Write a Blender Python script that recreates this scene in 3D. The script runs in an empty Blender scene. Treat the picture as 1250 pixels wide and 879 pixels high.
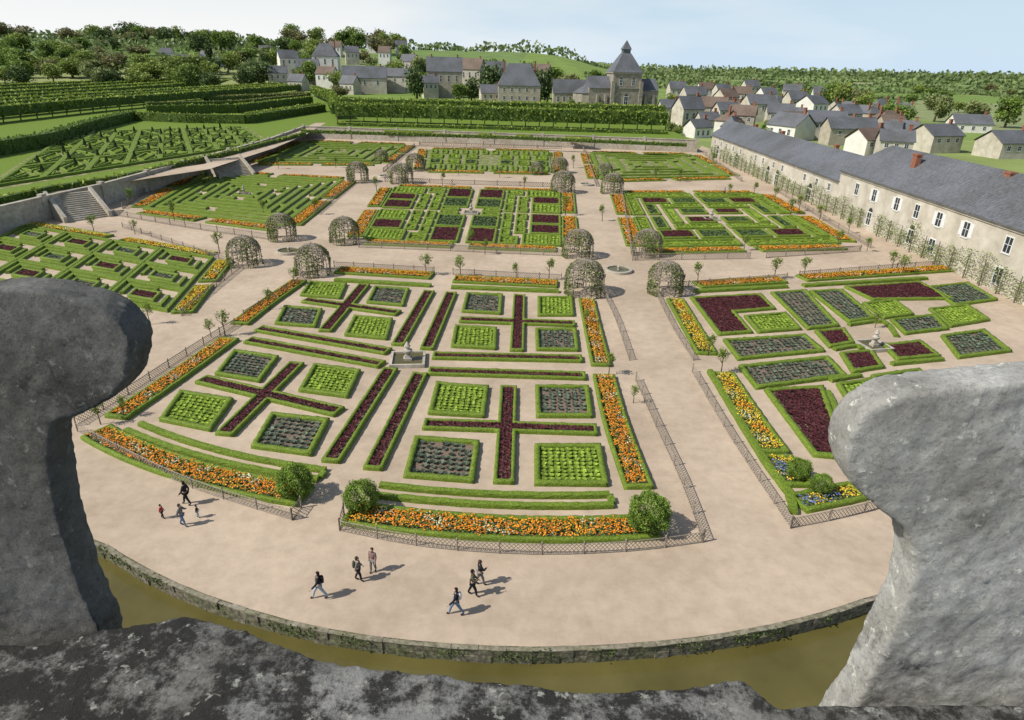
import bpy, math, random
import numpy as np
from mathutils import Vector, Matrix
R=random.Random(7); NR=np.random.RandomState(7)
COL=bpy.context.scene.collection
# ---------------------------------------------------------------- camera
F=800.0; H=24.0
pit=math.atan((439.5-78)/F); rol=math.radians(1.3)
R0=Vector((1,0,0)); U0=Vector((0,math.sin(pit),math.cos(pit))); FW=Vector((0,math.cos(pit),-math.sin(pit)))
RT=R0*math.cos(rol)+U0*math.sin(rol); UP=U0*math.cos(rol)-R0*math.sin(rol)
C=Vector((0,0,H))
def ray(u,v): return RT*((u-625)/F)+UP*(-(v-439.5)/F)+FW
def P(u,v,z=0.0):
    d=ray(u,v); return C+d*((z-H)/d.z)
def Q(u,v,t): return C+ray(u,v)*t
def depth(p): return (Vector(p)-C).dot(FW)
cd=bpy.data.cameras.new('camera'); cam=bpy.data.objects.new('camera',cd); COL.objects.link(cam)
cd.sensor_width=36; cd.lens=36*F/1250; cd.clip_start=0.05; cd.clip_end=20000
m=Matrix.Identity(4)
for i,a in enumerate((RT,UP,-FW)):
    for k in range(3): m[k][i]=a[k]
m.translation=C; cam.matrix_world=m
bpy.context.scene.camera=cam
sc=bpy.context.scene
sc.view_settings.view_transform='Standard'; sc.view_settings.look='None'; sc.view_settings.exposure=0

# ---------------------------------------------------------------- materials
def newmat(name):
    ma=bpy.data.materials.new(name); ma.use_nodes=True
    nt=ma.node_tree; b=nt.nodes['Principled BSDF']; b.inputs['Specular IOR Level'].default_value=0.25
    return ma,nt,b
def ramp(nt,fac,stops):
    r=nt.nodes.new('ShaderNodeValToRGB'); e=r.color_ramp.elements
    while len(e)<len(stops): e.new(0.5)
    for i,(p,c) in enumerate(stops):
        e[i].position=p; e[i].color=(c[0],c[1],c[2],1)
    nt.links.new(fac,r.inputs['Fac']); return r.outputs['Color']
def noise(nt,scale,detail=4,coord=None,rough=0.6,scl=None):
    n=nt.nodes.new('ShaderNodeTexNoise'); n.inputs['Scale'].default_value=scale; n.inputs['Detail'].default_value=detail
    n.inputs['Roughness'].default_value=rough
    nt.links.new(coord,n.inputs['Vector']); return n.outputs['Fac']
def pos(nt):
    g=nt.nodes.new('ShaderNodeNewGeometry'); return g.outputs['Position']
def mixc(nt,fac,a,b,mode='MIX'):
    mx=nt.nodes.new('ShaderNodeMix'); mx.data_type='RGBA'; mx.blend_type=mode
    if isinstance(fac,(int,float)): mx.inputs[0].default_value=fac
    else: nt.links.new(fac,mx.inputs[0])
    for k,s in ((6,a),(7,b)):
        if isinstance(s,tuple): mx.inputs[k].default_value=(s[0],s[1],s[2],1)
        else: nt.links.new(s,mx.inputs[k])
    return mx.outputs[2]
def bump(nt,b,h,st,dist):
    bp=nt.nodes.new('ShaderNodeBump'); bp.inputs['Strength'].default_value=st; bp.inputs['Distance'].default_value=dist
    nt.links.new(h,bp.inputs['Height']); nt.links.new(bp.outputs['Normal'],b.inputs['Normal'])
def mnoise(name,stops,scale,rough=0.85,bst=0.5,bd=0.03,big=None,bigscale=0.15,detail=5):
    ma,nt,b=newmat(name); p=pos(nt)
    f=noise(nt,scale,detail,p); c=ramp(nt,f,stops)
    if big:
        g=noise(nt,bigscale,3,p); g2=ramp(nt,g,[(0.35,(0,0,0)),(0.65,(1,1,1))])
        c=mixc(nt,g2,c,mixc(nt,1.0,c,big,'MULTIPLY'))
    nt.links.new(c,b.inputs['Base Color']); b.inputs['Roughness'].default_value=rough
    if bst: bump(nt,b,f,bst,bd)
    return ma
def mattr(name,rough=0.75,var=9.0,trans=0.0):
    ma,nt,b=newmat(name); a=nt.nodes.new('ShaderNodeAttribute'); a.attribute_name='Col'
    f=noise(nt,var,3,pos(nt)); k=ramp(nt,f,[(0.3,(0.7,0.7,0.7)),(0.7,(1.3,1.3,1.2))])
    c=mixc(nt,1.0,a.outputs['Color'],k,'MULTIPLY')
    nt.links.new(c,b.inputs['Base Color']); b.inputs['Roughness'].default_value=rough
    if trans:
        tr=nt.nodes.new('ShaderNodeBsdfTranslucent'); nt.links.new(c,tr.inputs['Color'])
        mx=nt.nodes.new('ShaderNodeMixShader'); mx.inputs[0].default_value=trans
        nt.links.new(b.outputs[0],mx.inputs[1]); nt.links.new(tr.outputs[0],mx.inputs[2])
        nt.links.new(mx.outputs[0],nt.nodes['Material Output'].inputs['Surface'])
    return ma
M={}
def gravelm():
    ma,nt,b=newmat('gravel'); p=pos(nt)
    c=ramp(nt,noise(nt,24,8,p,0.75),[(0.3,(0.42,0.33,0.240)),(0.7,(0.57,0.465,0.352))])
    g=ramp(nt,noise(nt,0.09,6,p,0.65),[(0.38,(0.82,0.80,0.78)),(0.62,(1.04,1.03,1.02))]); c=mixc(nt,1.0,c,g,'MULTIPLY')
    g=ramp(nt,noise(nt,1.1,6,p,0.7),[(0.35,(0.88,0.87,0.86)),(0.6,(1.03,1.03,1.03))]); c=mixc(nt,1.0,c,g,'MULTIPLY')
    nt.links.new(c,b.inputs['Base Color']); b.inputs['Roughness'].default_value=0.95; bump(nt,b,noise(nt,40,4,p),0.3,0.008); return ma
M['gravel']=gravelm()
def fieldm():
    ma,nt,b=newmat('field_grass'); p=pos(nt)
    v=nt.nodes.new('ShaderNodeTexVoronoi'); v.inputs['Scale'].default_value=0.0045
    mp=nt.nodes.new('ShaderNodeMapping'); mp.inputs['Scale'].default_value=(1,0.6,1); nt.links.new(p,mp.inputs['Vector']); nt.links.new(mp.outputs['Vector'],v.inputs['Vector'])
    sx=nt.nodes.new('ShaderNodeSeparateColor'); nt.links.new(v.outputs['Color'],sx.inputs[0])
    c=ramp(nt,sx.outputs[0],[(0.0,(0.11,0.18,0.035)),(0.35,(0.17,0.25,0.05)),(0.6,(0.26,0.29,0.11)),(0.85,(0.13,0.21,0.05)),(1.0,(0.33,0.31,0.18))])
    c=mixc(nt,1.0,c,ramp(nt,noise(nt,0.05,6,p),[(0.3,(0.8,0.8,0.8)),(0.7,(1.15,1.15,1.1))]),'MULTIPLY')
    nt.links.new(c,b.inputs['Base Color']); b.inputs['Roughness'].default_value=0.95; return ma
M['field']=fieldm()
M['hedge']=mnoise('box_hedge_leaves',[(0.3,(0.05,0.085,0.008)),(0.5,(0.14,0.205,0.022)),(0.72,(0.26,0.33,0.045))],11,0.7,0.8,0.04,(0.84,0.88,0.7),0.8)
M['hedge2']=mnoise('dark_hedge_leaves',[(0.3,(0.025,0.045,0.008)),(0.55,(0.08,0.125,0.02)),(0.75,(0.15,0.21,0.04))],4,0.7,1.0,0.12,(0.7,0.8,0.6),0.4)
M['soil']=mnoise('soil',[(0.3,(0.11,0.08,0.06)),(0.7,(0.24,0.18,0.135))],6,0.95,0.6,0.03)
M['lawn']=mnoise('lawn',[(0.3,(0.08,0.135,0.015)),(0.7,(0.19,0.27,0.03))],3,0.95,0.4,0.03)
M['under']=mnoise('ground_cover',[(0.35,(0.09,0.12,0.025)),(0.5,(0.17,0.19,0.06)),(0.65,(0.36,0.31,0.19))],0.8,0.95,0.4,0.03,None,0.1,8)
M['leaf']=mattr('leaves',0.6,2.0,0.25)
M['petal']=mattr('petals',0.6,3.0,0.15)
M['wood']=mnoise('weathered_wood',[(0.3,(0.16,0.13,0.10)),(0.7,(0.34,0.29,0.235))],7,0.85,0.3,0.01)
M['bark']=mnoise('bark',[(0.3,(0.07,0.05,0.035)),(0.7,(0.18,0.14,0.1))],5,0.95,0.6,0.03)
M['stone']=mnoise('pale_stone',[(0.3,(0.33,0.30,0.24)),(0.55,(0.47,0.43,0.36)),(0.75,(0.56,0.52,0.45))],1.6,0.9,0.4,0.03,(0.78,0.75,0.70),0.25,8)
M['darkstone']=mnoise('moat_stone',[(0.3,(0.05,0.045,0.03)),(0.5,(0.15,0.13,0.095)),(0.7,(0.28,0.25,0.185))],5,0.95,0.9,0.06,(0.6,0.75,0.45),0.5,8)
M['coping']=mnoise('coping_stone',[(0.3,(0.14,0.12,0.09)),(0.5,(0.25,0.22,0.165)),(0.7,(0.36,0.32,0.25))],4,0.95,0.7,0.04,(0.7,0.75,0.6),0.7,8)
M['churchstone']=mnoise('grey_stone',[(0.3,(0.20,0.175,0.14)),(0.7,(0.37,0.33,0.27))],0.6,0.9,0.3,0.05,None,0.1,8)
M['cream']=mnoise('cream_plaster',[(0.3,(0.40,0.365,0.295)),(0.5,(0.52,0.48,0.40)),(0.7,(0.62,0.58,0.49))],0.5,0.9,0.1,0.02,(0.86,0.84,0.8),0.15,9)
M['ochre']=mnoise('old_stone_wall',[(0.3,(0.30,0.26,0.20)),(0.7,(0.45,0.40,0.32))],0.5,0.9,0.1,0.02,None,0.1,8)
M['white']=mnoise('white_plaster',[(0.3,(0.60,0.57,0.5)),(0.7,(0.74,0.72,0.66))],0.4,0.9,0,0,None,0.1,8)
M['glass']=mnoise('dark_glass',[(0.3,(0.02,0.025,0.03)),(0.7,(0.05,0.06,0.07))],0.7,0.15,0,0)
M['shutter']=mnoise('white_paint',[(0.3,(0.6,0.6,0.57)),(0.7,(0.75,0.75,0.72))],3,0.5,0,0)
def roofmat(name,c1,c2,tint):
    ma,nt,b=newmat(name); p=pos(nt)
    f=noise(nt,2.5,6,p); c=ramp(nt,f,[(0.3,c1),(0.7,c2)])
    g=ramp(nt,noise(nt,0.12,4,p),[(0.4,(1,1,1)),(0.65,tint)])
    w=nt.nodes.new('ShaderNodeTexWave'); w.wave_type='BANDS'; w.bands_direction='Z'; w.inputs['Scale'].default_value=2.2; w.inputs['Distortion'].default_value=0.6
    nt.links.new(p,w.inputs['Vector'])
    c=mixc(nt,1.0,c,g,'MULTIPLY'); c=mixc(nt,0.25,c,w.outputs['Color'],'MULTIPLY')
    nt.links.new(c,b.inputs['Base Color']); b.inputs['Roughness'].default_value=0.6
    bump(nt,b,w.outputs['Fac'],0.3,0.03); return ma
M['slate']=roofmat('slate_roof',(0.105,0.11,0.125),(0.20,0.205,0.22),(0.72,0.72,0.66))
M['tile']=roofmat('clay_tile_roof',(0.145,0.105,0.08),(0.25,0.185,0.145),(0.75,0.72,0.68))
M['brick']=mnoise('brick',[(0.3,(0.2,0.08,0.05)),(0.7,(0.32,0.14,0.09))],2,0.9,0.2,0.02)
def waterm():
    ma,nt,b=newmat('canal_water'); p=pos(nt)
    c=ramp(nt,noise(nt,0.25,4,p),[(0.3,(0.085,0.072,0.02)),(0.7,(0.13,0.11,0.035))]); nt.links.new(c,b.inputs['Base Color'])
    b.inputs['Roughness'].default_value=0.12; b.inputs['Specular IOR Level'].default_value=0.35
    bump(nt,b,noise(nt,1.8,4,p),0.12,0.05); return ma
M['water']=waterm()
def lichen(name,dark,k=1.0):
    ma,nt,b=newmat(name); p=pos(nt)
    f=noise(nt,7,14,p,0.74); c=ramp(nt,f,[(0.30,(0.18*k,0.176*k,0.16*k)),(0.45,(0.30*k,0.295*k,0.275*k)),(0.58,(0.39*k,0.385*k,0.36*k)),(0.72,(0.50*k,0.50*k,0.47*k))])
    st=ramp(nt,noise(nt,1.6,6,p,0.6),[(0.38,(0.66,0.65,0.62)),(0.62,(1.08,1.08,1.08))]); c=mixc(nt,1.0,c,st,'MULTIPLY')
    g=ramp(nt,noise(nt,11 if not dark else 8,14,p,0.78),[(0.50-0.07*dark,(0,0,0)),(0.58-0.05*dark,(1,1,1))])
    th=0.50-0.30*dark+(0.05 if k>1 else 0)
    g2=mixc(nt,1.0,g,ramp(nt,noise(nt,2.0,3,p),[(th,(0,0,0)),(th+0.16,(1,1,1))]),'MULTIPLY')
    c=mixc(nt,g2,c,(0.045*k,0.043*k,0.038*k))
    h=ramp(nt,noise(nt,26,8,p,0.65),[(0.60,(0,0,0)),(0.66,(1,1,1))])
    c=mixc(nt,h,c,(0.5*k,0.5*k,0.43*k))
    v=ramp(nt,noise(nt,90,6,p,0.7),[(0.32,(0.62,0.62,0.6)),(0.5,(1,1,1))]); c=mixc(nt,1.0,c,v,'MULTIPLY')
    nt.links.new(c,b.inputs['Base Color']); b.inputs['Roughness'].default_value=0.95
    bump(nt,b,noise(nt,26,14,p,0.78),1.0,0.014); return ma
M['merlon']=lichen('shaded_weathered_limestone',0,0.50); M['merlon2']=lichen('bright_limestone',0,1.45); M['sill']=lichen('lichen_stone',1,0.75)  # left merlon's limestone darkened so its colour carries the shade; right copy brighter
def plain(name,c,r=0.8):
    return mnoise(name,[(0.3,tuple(x*0.8 for x in c)),(0.7,tuple(min(1,x*1.15) for x in c))],14,r,0.2,0.005)

# ---------------------------------------------------------------- mesh helpers
def mesh(name,V,Fc,mats,o=(0,0,0),mi=None,col=None,smooth=False):
    me=bpy.data.meshes.new(name); V=np.asarray(V,dtype=np.float64).reshape(-1,3)-np.array(o)
    if isinstance(Fc,np.ndarray):
        n=len(V); k=Fc.shape[1]; mcount=len(Fc)
        me.vertices.add(n); me.vertices.foreach_set('co',V.astype(np.float32).ravel())
        me.loops.add(mcount*k); me.loops.foreach_set('vertex_index',Fc.astype(np.int32).ravel())
        me.polygons.add(mcount); me.polygons.foreach_set('loop_start',np.arange(0,mcount*k,k,dtype=np.int32))
        me.polygons.foreach_set('loop_total',np.full(mcount,k,dtype=np.int32))
        me.update(calc_edges=True)
    else:
        me.from_pydata(V.tolist(),[],Fc); me.update()
    if not isinstance(mats,(list,tuple)): mats=[mats]
    for x in mats: me.materials.append(x)
    if mi is not None: me.polygons.foreach_set('material_index',np.array(mi,dtype=np.int32))
    if col is not None:
        a=me.color_attributes.new('Col','FLOAT_COLOR','POINT')
        cc=np.ones((len(V),4),dtype=np.float32); cc[:,:3]=col; a.data.foreach_set('color',cc.ravel())
    if smooth: me.polygons.foreach_set('use_smooth',np.ones(len(me.polygons),dtype=bool))
    return me
def thing(name,label,cat,loc,group=None,data=None,kind=None):
    o=bpy.data.objects.new(name,data); o.location=loc; COL.objects.link(o)
    o['label']=label; o['category']=cat
    if group: o['group']=group
    if kind: o['kind']=kind
    return o
def part(name,me,parent,kind=None,loc=(0,0,0)):
    o=bpy.data.objects.new(name,me); COL.objects.link(o); o.parent=parent; o.location=loc
    if kind: o['kind']=kind
    return o
def structure(name,V,Fc,mat):
    o=bpy.data.objects.new(name,mesh(name,V,Fc,mat)); COL.objects.link(o); o['kind']='structure'; o['label']=name.replace('_',' ')+' of the formal garden and village'; o['category']=name.split('_')[-1]; return o
class MB:
    def __init__(s): s.v=[]; s.f=[]; s.m=[]
    def add(s,V,Fs,mi=0):
        b=len(s.v); s.v+= [tuple(x) for x in V]; s.f+=[tuple(b+i for i in f) for f in Fs]; s.m+=[mi]*len(Fs)
    def box(s,c,sz,yaw=0,mi=0,taper=1.0):
        cx,cy,cz=c; sx,sy,sz_=sz[0]/2,sz[1]/2,sz[2]; ca,sa=math.cos(yaw),math.sin(yaw); V=[]
        for z,k in ((cz,1),(cz+sz_,taper)):
            for x,y in ((-sx,-sy),(sx,-sy),(sx,sy),(-sx,sy)):
                V.append((cx+(x*ca-y*sa)*k,cy+(x*sa+y*ca)*k,z))
        s.add(V,[(3,2,1,0),(4,5,6,7),(0,1,5,4),(1,2,6,5),(2,3,7,6),(3,0,4,7)],mi)
    def tube(s,path,rad,n=6,mi=0,cap=True):
        V=[];k=len(path)
        for i,p in enumerate(path):
            p=Vector(p); a=Vector(path[max(0,i-1)]); b=Vector(path[min(k-1,i+1)]); d=(b-a).normalized()
            t=d.cross(Vector((0.3,1,0.1)) if abs(d.y)<0.8 else Vector((1,0,0))).normalized(); q=d.cross(t)
            r=rad[i] if isinstance(rad,(list,tuple)) else rad
            for j in range(n):
                an=2*math.pi*j/n; V.append(p+t*(r*math.cos(an))+q*(r*math.sin(an)))
        Fs=[(i*n+j,i*n+(j+1)%n,(i+1)*n+(j+1)%n,(i+1)*n+j) for i in range(k-1) for j in range(n)]
        if cap: Fs+= [tuple(range(n-1,-1,-1)),tuple(range((k-1)*n,k*n))]
        s.add(V,Fs,mi)
    def lathe(s,c,prof,n=20,mi=0):
        V=[(c[0]+r*math.cos(2*math.pi*j/n),c[1]+r*math.sin(2*math.pi*j/n),c[2]+z) for r,z in prof for j in range(n)]
        k=len(prof)
        s.add(V,[(i*n+j,i*n+(j+1)%n,(i+1)*n+(j+1)%n,(i+1)*n+j) for i in range(k-1) for j in range(n)],mi)
    def me(s,name,mats,o=(0,0,0),smooth=False): return mesh(name,s.v,s.f,mats,o,s.m,None,smooth)
def leaves(pts,size,cols,flat=0.0):
    n=len(pts); pts=np.asarray(pts); size=np.broadcast_to(size,(n,))
    nn=NR.normal(size=(n,3)); nn[:,2]=np.abs(nn[:,2])+flat*3; nn/=np.linalg.norm(nn,axis=1)[:,None]
    a=np.cross(nn,NR.normal(size=(n,3))); a/=np.linalg.norm(a,axis=1)[:,None]+1e-9; b=np.cross(nn,a)
    s=size[:,None]; V=np.stack([pts+a*s,pts+b*s*0.7,pts-a*s,pts-b*s*0.7],1).reshape(-1,3)
    Fc=np.arange(4*n).reshape(n,4); return V,Fc,np.repeat(cols,4,axis=0)
def rosette(pts,r,cols,k=6,up=0.7):
    n=len(pts); r=np.broadcast_to(r,(n,)); Vs=[];cs=[]
    th0=NR.rand(n)*6.28
    for i in range(k):
        th=th0+i*6.283/k+NR.rand(n)*0.4; d=np.stack([np.cos(th),np.sin(th),np.zeros(n)],1); q=np.stack([-np.sin(th),np.cos(th),np.zeros(n)],1)
        rr=r[:,None]*(0.8+0.4*NR.rand(n,1)); z=np.array([0,0,1.0])
        p0=pts; p1=pts+d*rr*0.55+q*rr*0.42+z*rr*up*0.8; p2=pts+d*rr*1.0+z*rr*up*(0.5+0.5*NR.rand(n,1)); p3=pts+d*rr*0.55-q*rr*0.42+z*rr*up*0.8
        Vs.append(np.stack([p0,p1,p2,p3],1)); cs.append(cols*(0.75+0.5*NR.rand(n,1)))
    V=np.concatenate(Vs,0).reshape(-1,3); c=np.repeat(np.concatenate(cs,0),4,axis=0)
    return V,np.arange(len(V)).reshape(-1,4),c
def cat(parts):
    V=[];Fs=[];Cc=[];b=0
    for v,f,c in parts:
        V.append(v);Fs.append(f+b);Cc.append(c);b+=len(v)
    return np.concatenate(V),np.concatenate(Fs),np.concatenate(Cc)

# ---------------------------------------------------------------- beds
def inset(p,d):
    n=len(p); out=[]
    for i in range(n):
        a,b,c=p[i-1],p[i],p[(i+1)%n]; e1=(b-a); e1/=np.linalg.norm(e1)+1e-9; e2=(c-b); e2/=np.linalg.norm(e2)+1e-9
        n1=np.array([-e1[1],e1[0]]); n2=np.array([-e2[1],e2[0]]); k=max(0.35,1+n1.dot(n2)); out.append(b+(n1+n2)/k*d)
    return out
def ccw(p):
    a=sum(p[i-1][0]*p[i][1]-p[i][0]*p[i-1][1] for i in range(len(p))); return p if a>0 else p[::-1]
def hedge_ring(p,w,h,z0):
    prof=[(0,0),(0.02*w,0.6*h),(0.08*w,0.96*h),(0.5*w,1.02*h),(0.92*w,0.96*h),(0.98*w,0.6*h),(w,0)]
    polys=[inset(p,q[0]) for q in prof]; n=len(p); V=[]
    for e in range(n):
        L=np.linalg.norm(p[(e+1)%n]-p[e]); k=max(1,int(L/max(0.3,w*0.7)))
        for i in range(k):
            t=i/k
            for j,(o,hh) in enumerate(prof):
                x=polys[j][e]*(1-t)+polys[j][(e+1)%n]*t; V.append((x[0],x[1],z0+hh))
    V=np.array(V); S=len(V)//7; jit=NR.normal(size=V.shape)*min(0.025,0.045*w); jit[0::7]*=0.3; jit[6::7]*=0.3; V=V+jit
    V[0::7,2]=z0-0.02; V[6::7,2]=z0-0.02
    Fs=np.array([(s*7+j,((s+1)%S)*7+j,((s+1)%S)*7+j+1,s*7+j+1) for s in range(S) for j in range(6)])
    return V,Fs
def inpoly(x,y,p):
    r=np.zeros(len(x),bool); n=len(p)
    for i in range(n):
        x1,y1=p[i-1]; x2,y2=p[i]
        c=((y1>y)!=(y2>y))&(x<(x2-x1)*(y-y1)/((y2-y1) if abs(y2-y1)>1e-9 else 1e-9)+x1); r^=c
    return r
def grid(p,sp,jit=0.35):
    P_=np.array(p); e=P_[1]-P_[0]; e/=np.linalg.norm(e); f=np.array([-e[1],e[0]])
    a=P_@e; b=P_@f; A,B=np.meshgrid(np.arange(a.min(),a.max(),sp),np.arange(b.min(),b.max(),sp))
    A=A.ravel()+NR.uniform(-jit,jit,A.size)*sp; B=B.ravel()+NR.uniform(-jit,jit,B.size)*sp
    x=A*e[0]+B*f[0]; y=A*e[1]+B*f[1]; k=inpoly(x,y,p); return np.stack([x[k],y[k]],1)
LAB={'green':('vegetable_bed','square bed of bright green lettuces edged with clipped box'),
'grey':('vegetable_bed','square bed of blue-grey cabbages edged with clipped box'),
'purple':('vegetable_bed','bed of dark purple lettuces edged with clipped box'),
'orange':('flower_bed','box-edged border of orange flowers beside the gravel path'),
'yellow':('flower_bed','box-edged border of yellow and orange flowers'),
'blue':('flower_bed','box-edged border of yellow flowers and blue forget-me-nots'),
'lawn':('hedged_bed','bed filled with low green foliage edged with clipped box'),
'dark':('vegetable_bed','bed of dark green leafy vegetables edged with clipped box')}
def bed_world(p,kind,w=0.4,h=0.3,z0=0.0,label=None):
    p=ccw([np.array(x[:2],float) for x in p]); c=sum(p)/len(p); o=(c[0],c[1],z0)
    nm,lb=LAB[kind]; T=thing(nm,label or lb,'garden bed' if nm!='flower_bed' else 'flower bed',o,'box-edged beds of the parterres')
    V,Fs=hedge_ring(p,w,h,z0+0.012); part('box_edging',mesh('box_edging',V,Fs,M['hedge'],o,None,None,True),T)
    q=inset(p,w*0.8)
    V=[(x[0],x[1],z0+0.06) for x in q]
    part('soil',mesh('soil',V,[tuple(range(len(V)))],M['soil'] if kind not in('lawn','green') else M['lawn'],o),T)
    D=max(1.0,depth((c[0],c[1],0))/60)
    inn=inset(p,w*1.1)
    parts=[]
    zp=z0+0.06
    def cols(base,n,var=0.25): return np.array(base)[None,:]*(1+NR.uniform(-var,var,(n,1)))
    if kind in('green','grey') and len(p)==4:
        L1=(np.linalg.norm(inn[1]-inn[0])+np.linalg.norm(inn[2]-inn[3]))/2; L2=(np.linalg.norm(inn[2]-inn[1])+np.linalg.norm(inn[3]-inn[0]))/2
        sp=(0.42 if kind=='green' else 0.5)*max(1,D*0.8); n1=max(2,int(L1/sp)); n2=max(2,int(L2/sp)); pts=[]
        for i in range(n1):
            for j in range(n2):
                if R.random()<(0.05 if kind=='grey' else 0.015): continue
                s=(i+0.5)/n1; t=(j+0.5)/n2
                x=(inn[0]*(1-s)+inn[1]*s)*(1-t)+(inn[3]*(1-s)+inn[2]*s)*t; pts.append((x[0]+R.uniform(-.03,.03),x[1]+R.uniform(-.03,.03),zp))
        pts=np.array(pts)
        if kind=='green': parts.append(rosette(pts,sp*0.55*NR.uniform(0.85,1.1,len(pts)),cols((0.30,0.42,0.06),len(pts),0.15),8,0.75))
        else: parts.append(rosette(pts,sp*0.47*NR.uniform(0.75,1.2,len(pts)),cols((0.13,0.17,0.12),len(pts),0.3),7,0.9))
    else:
        sp={'green':0.34,'grey':0.4,'purple':0.24,'orange':0.26,'yellow':0.26,'blue':0.26,'lawn':0.4,'dark':0.36}[kind]*max(1,D*0.85)
        g=grid(inn,sp)
        if len(g):
            pts=np.c_[g,np.full(len(g),zp)]; n=len(g)
            if kind=='purple':
                pts[:,2]+=h*0.45; parts.append(rosette(pts,sp*0.68*NR.uniform(0.8,1.2,n),cols((0.10,0.028,0.034),n,0.35),6,0.6))
            elif kind=='green': parts.append(rosette(pts,sp*0.6,cols((0.28,0.39,0.055),n,0.15),6,0.8))
            elif kind=='grey': parts.append(rosette(pts,sp*0.55,cols((0.12,0.15,0.10),n,0.3),6,0.9))
            elif kind=='dark': parts.append(rosette(pts,sp*0.6,cols((0.09,0.145,0.055),n,0.25),6,0.9))
            elif kind=='lawn': parts.append(rosette(pts,sp*0.6,cols((0.25,0.34,0.045),n,0.2),5,0.5))
            else:
                parts.append(rosette(pts,sp*0.62,cols((0.11,0.17,0.04),n,0.3),5,0.9))
                m3=6; fp=np.repeat(pts,m3,0)+NR.normal(size=(n*m3,3))*np.array([sp*0.4,sp*0.4,0.03]); fp[:,2]=z0+0.06+NR.uniform(0.26,0.38,n*m3)
                ph=np.sin(fp[:,0]*2.1+1.3*np.sin(fp[:,1]*1.7))+np.sin(fp[:,1]*1.9+fp[:,0]*0.6)+NR.normal(size=len(fp))*0.7
                OR=np.array([0.88,0.29,0.02]);YE=np.array([0.88,0.58,0.04]);WH=np.array([0.70,0.68,0.50]);BL=np.array([0.18,0.24,0.52]);GR=np.array([0.14,0.2,0.05])
                cc=np.empty((len(fp),3))
                if kind=='orange': cc[:]=OR; cc[ph>0.9]=(OR*2+YE)/3; cc[ph<-1.8]=WH
                elif kind=='yellow': cc[:]=YE; cc[ph>1.2]=OR; cc[ph<-1.8]=WH
                else: cc[:]=YE; cc[ph<-0.2]=BL
                gm=NR.rand(len(fp))<0.07; cc[gm]=GR
                cc*=NR.uniform(0.8,1.15,(len(fp),1))
                parts.append(leaves(fp,sp*0.25,cc,0.8))
    if parts:
        V,Fs,Cc=cat(parts); part('plants' if nm!='flower_bed' else 'flowers',mesh('plants',V,Fs,M['petal'] if nm=='flower_bed' else M['leaf'],o,None,Cc),T,'stuff')
    return T
def bed(px,kind,w=0.4,h=0.3,z0=0.0,grow=0.0):
    if grow:
        cu=sum(p[0] for p in px)/len(px); cv=sum(p[1] for p in px)/len(px); px=[(cu+(a-cu)*(1+grow),cv+(b-cv)*(1+grow)) for a,b in px]
    return bed_world([P(u,v,z0) for u,v in px],kind,w,h,z0)
def ribbon(pts,width):
    pts=[np.array(p[:2],float) for p in pts]; n=len(pts); L=[];Rr=[]
    for i in range(n):
        if 0<i<n-1:
            d1=pts[i]-pts[i-1]; d2=pts[i+1]-pts[i]; d1/=np.linalg.norm(d1); d2/=np.linalg.norm(d2)
            n1=np.array([-d1[1],d1[0]]); n2=np.array([-d2[1],d2[0]]); q=(n1+n2)/max(0.4,1+n1.dot(n2))*width/2
        else:
            d=pts[min(n-1,i+1)]-pts[max(0,i-1)]; d/=np.linalg.norm(d); q=np.array([-d[1],d[0]])*width/2
        L.append(pts[i]+q); Rr.append(pts[i]-q)
    return L+Rr[::-1]
def smoothpx(px,k=3):
    if len(px)<3: return px
    out=[]
    for i in range(len(px)-1):
        p0=px[max(0,i-1)];p1=px[i];p2=px[i+1];p3=px[min(len(px)-1,i+2)]
        for j in range(k):
            t=j/k; out.append(tuple(0.5*((2*p1[a])+(-p0[a]+p2[a])*t+(2*p0[a]-5*p1[a]+4*p2[a]-p3[a])*t*t+(-p0[a]+3*p1[a]-3*p2[a]+p3[a])*t**3) for a in (0,1)))
    out.append(px[-1]); return out
def strip(px,width,kind,w=0.3,h=0.3,z0=0.0):
    return bed_world(ribbon([P(u,v,z0) for u,v in smoothpx(px)],width),kind,w,h,z0)
def arcpts(px,n=12):
    # smooth world-space arc (quadratic fit) through measured points
    pts=np.array([P(u,v)[:2] for u,v in px]); d=np.r_[0,np.cumsum(np.linalg.norm(np.diff(pts,axis=0),axis=1))]; d/=d[-1]
    cx=np.polyfit(d,pts[:,0],2); cy=np.polyfit(d,pts[:,1],2); t=np.linspace(0,1,n); return [np.array([np.polyval(cx,a),np.polyval(cy,a)]) for a in t]
def offs(pts,d):
    r=ribbon(pts,2*d); return r[:len(pts)]
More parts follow.
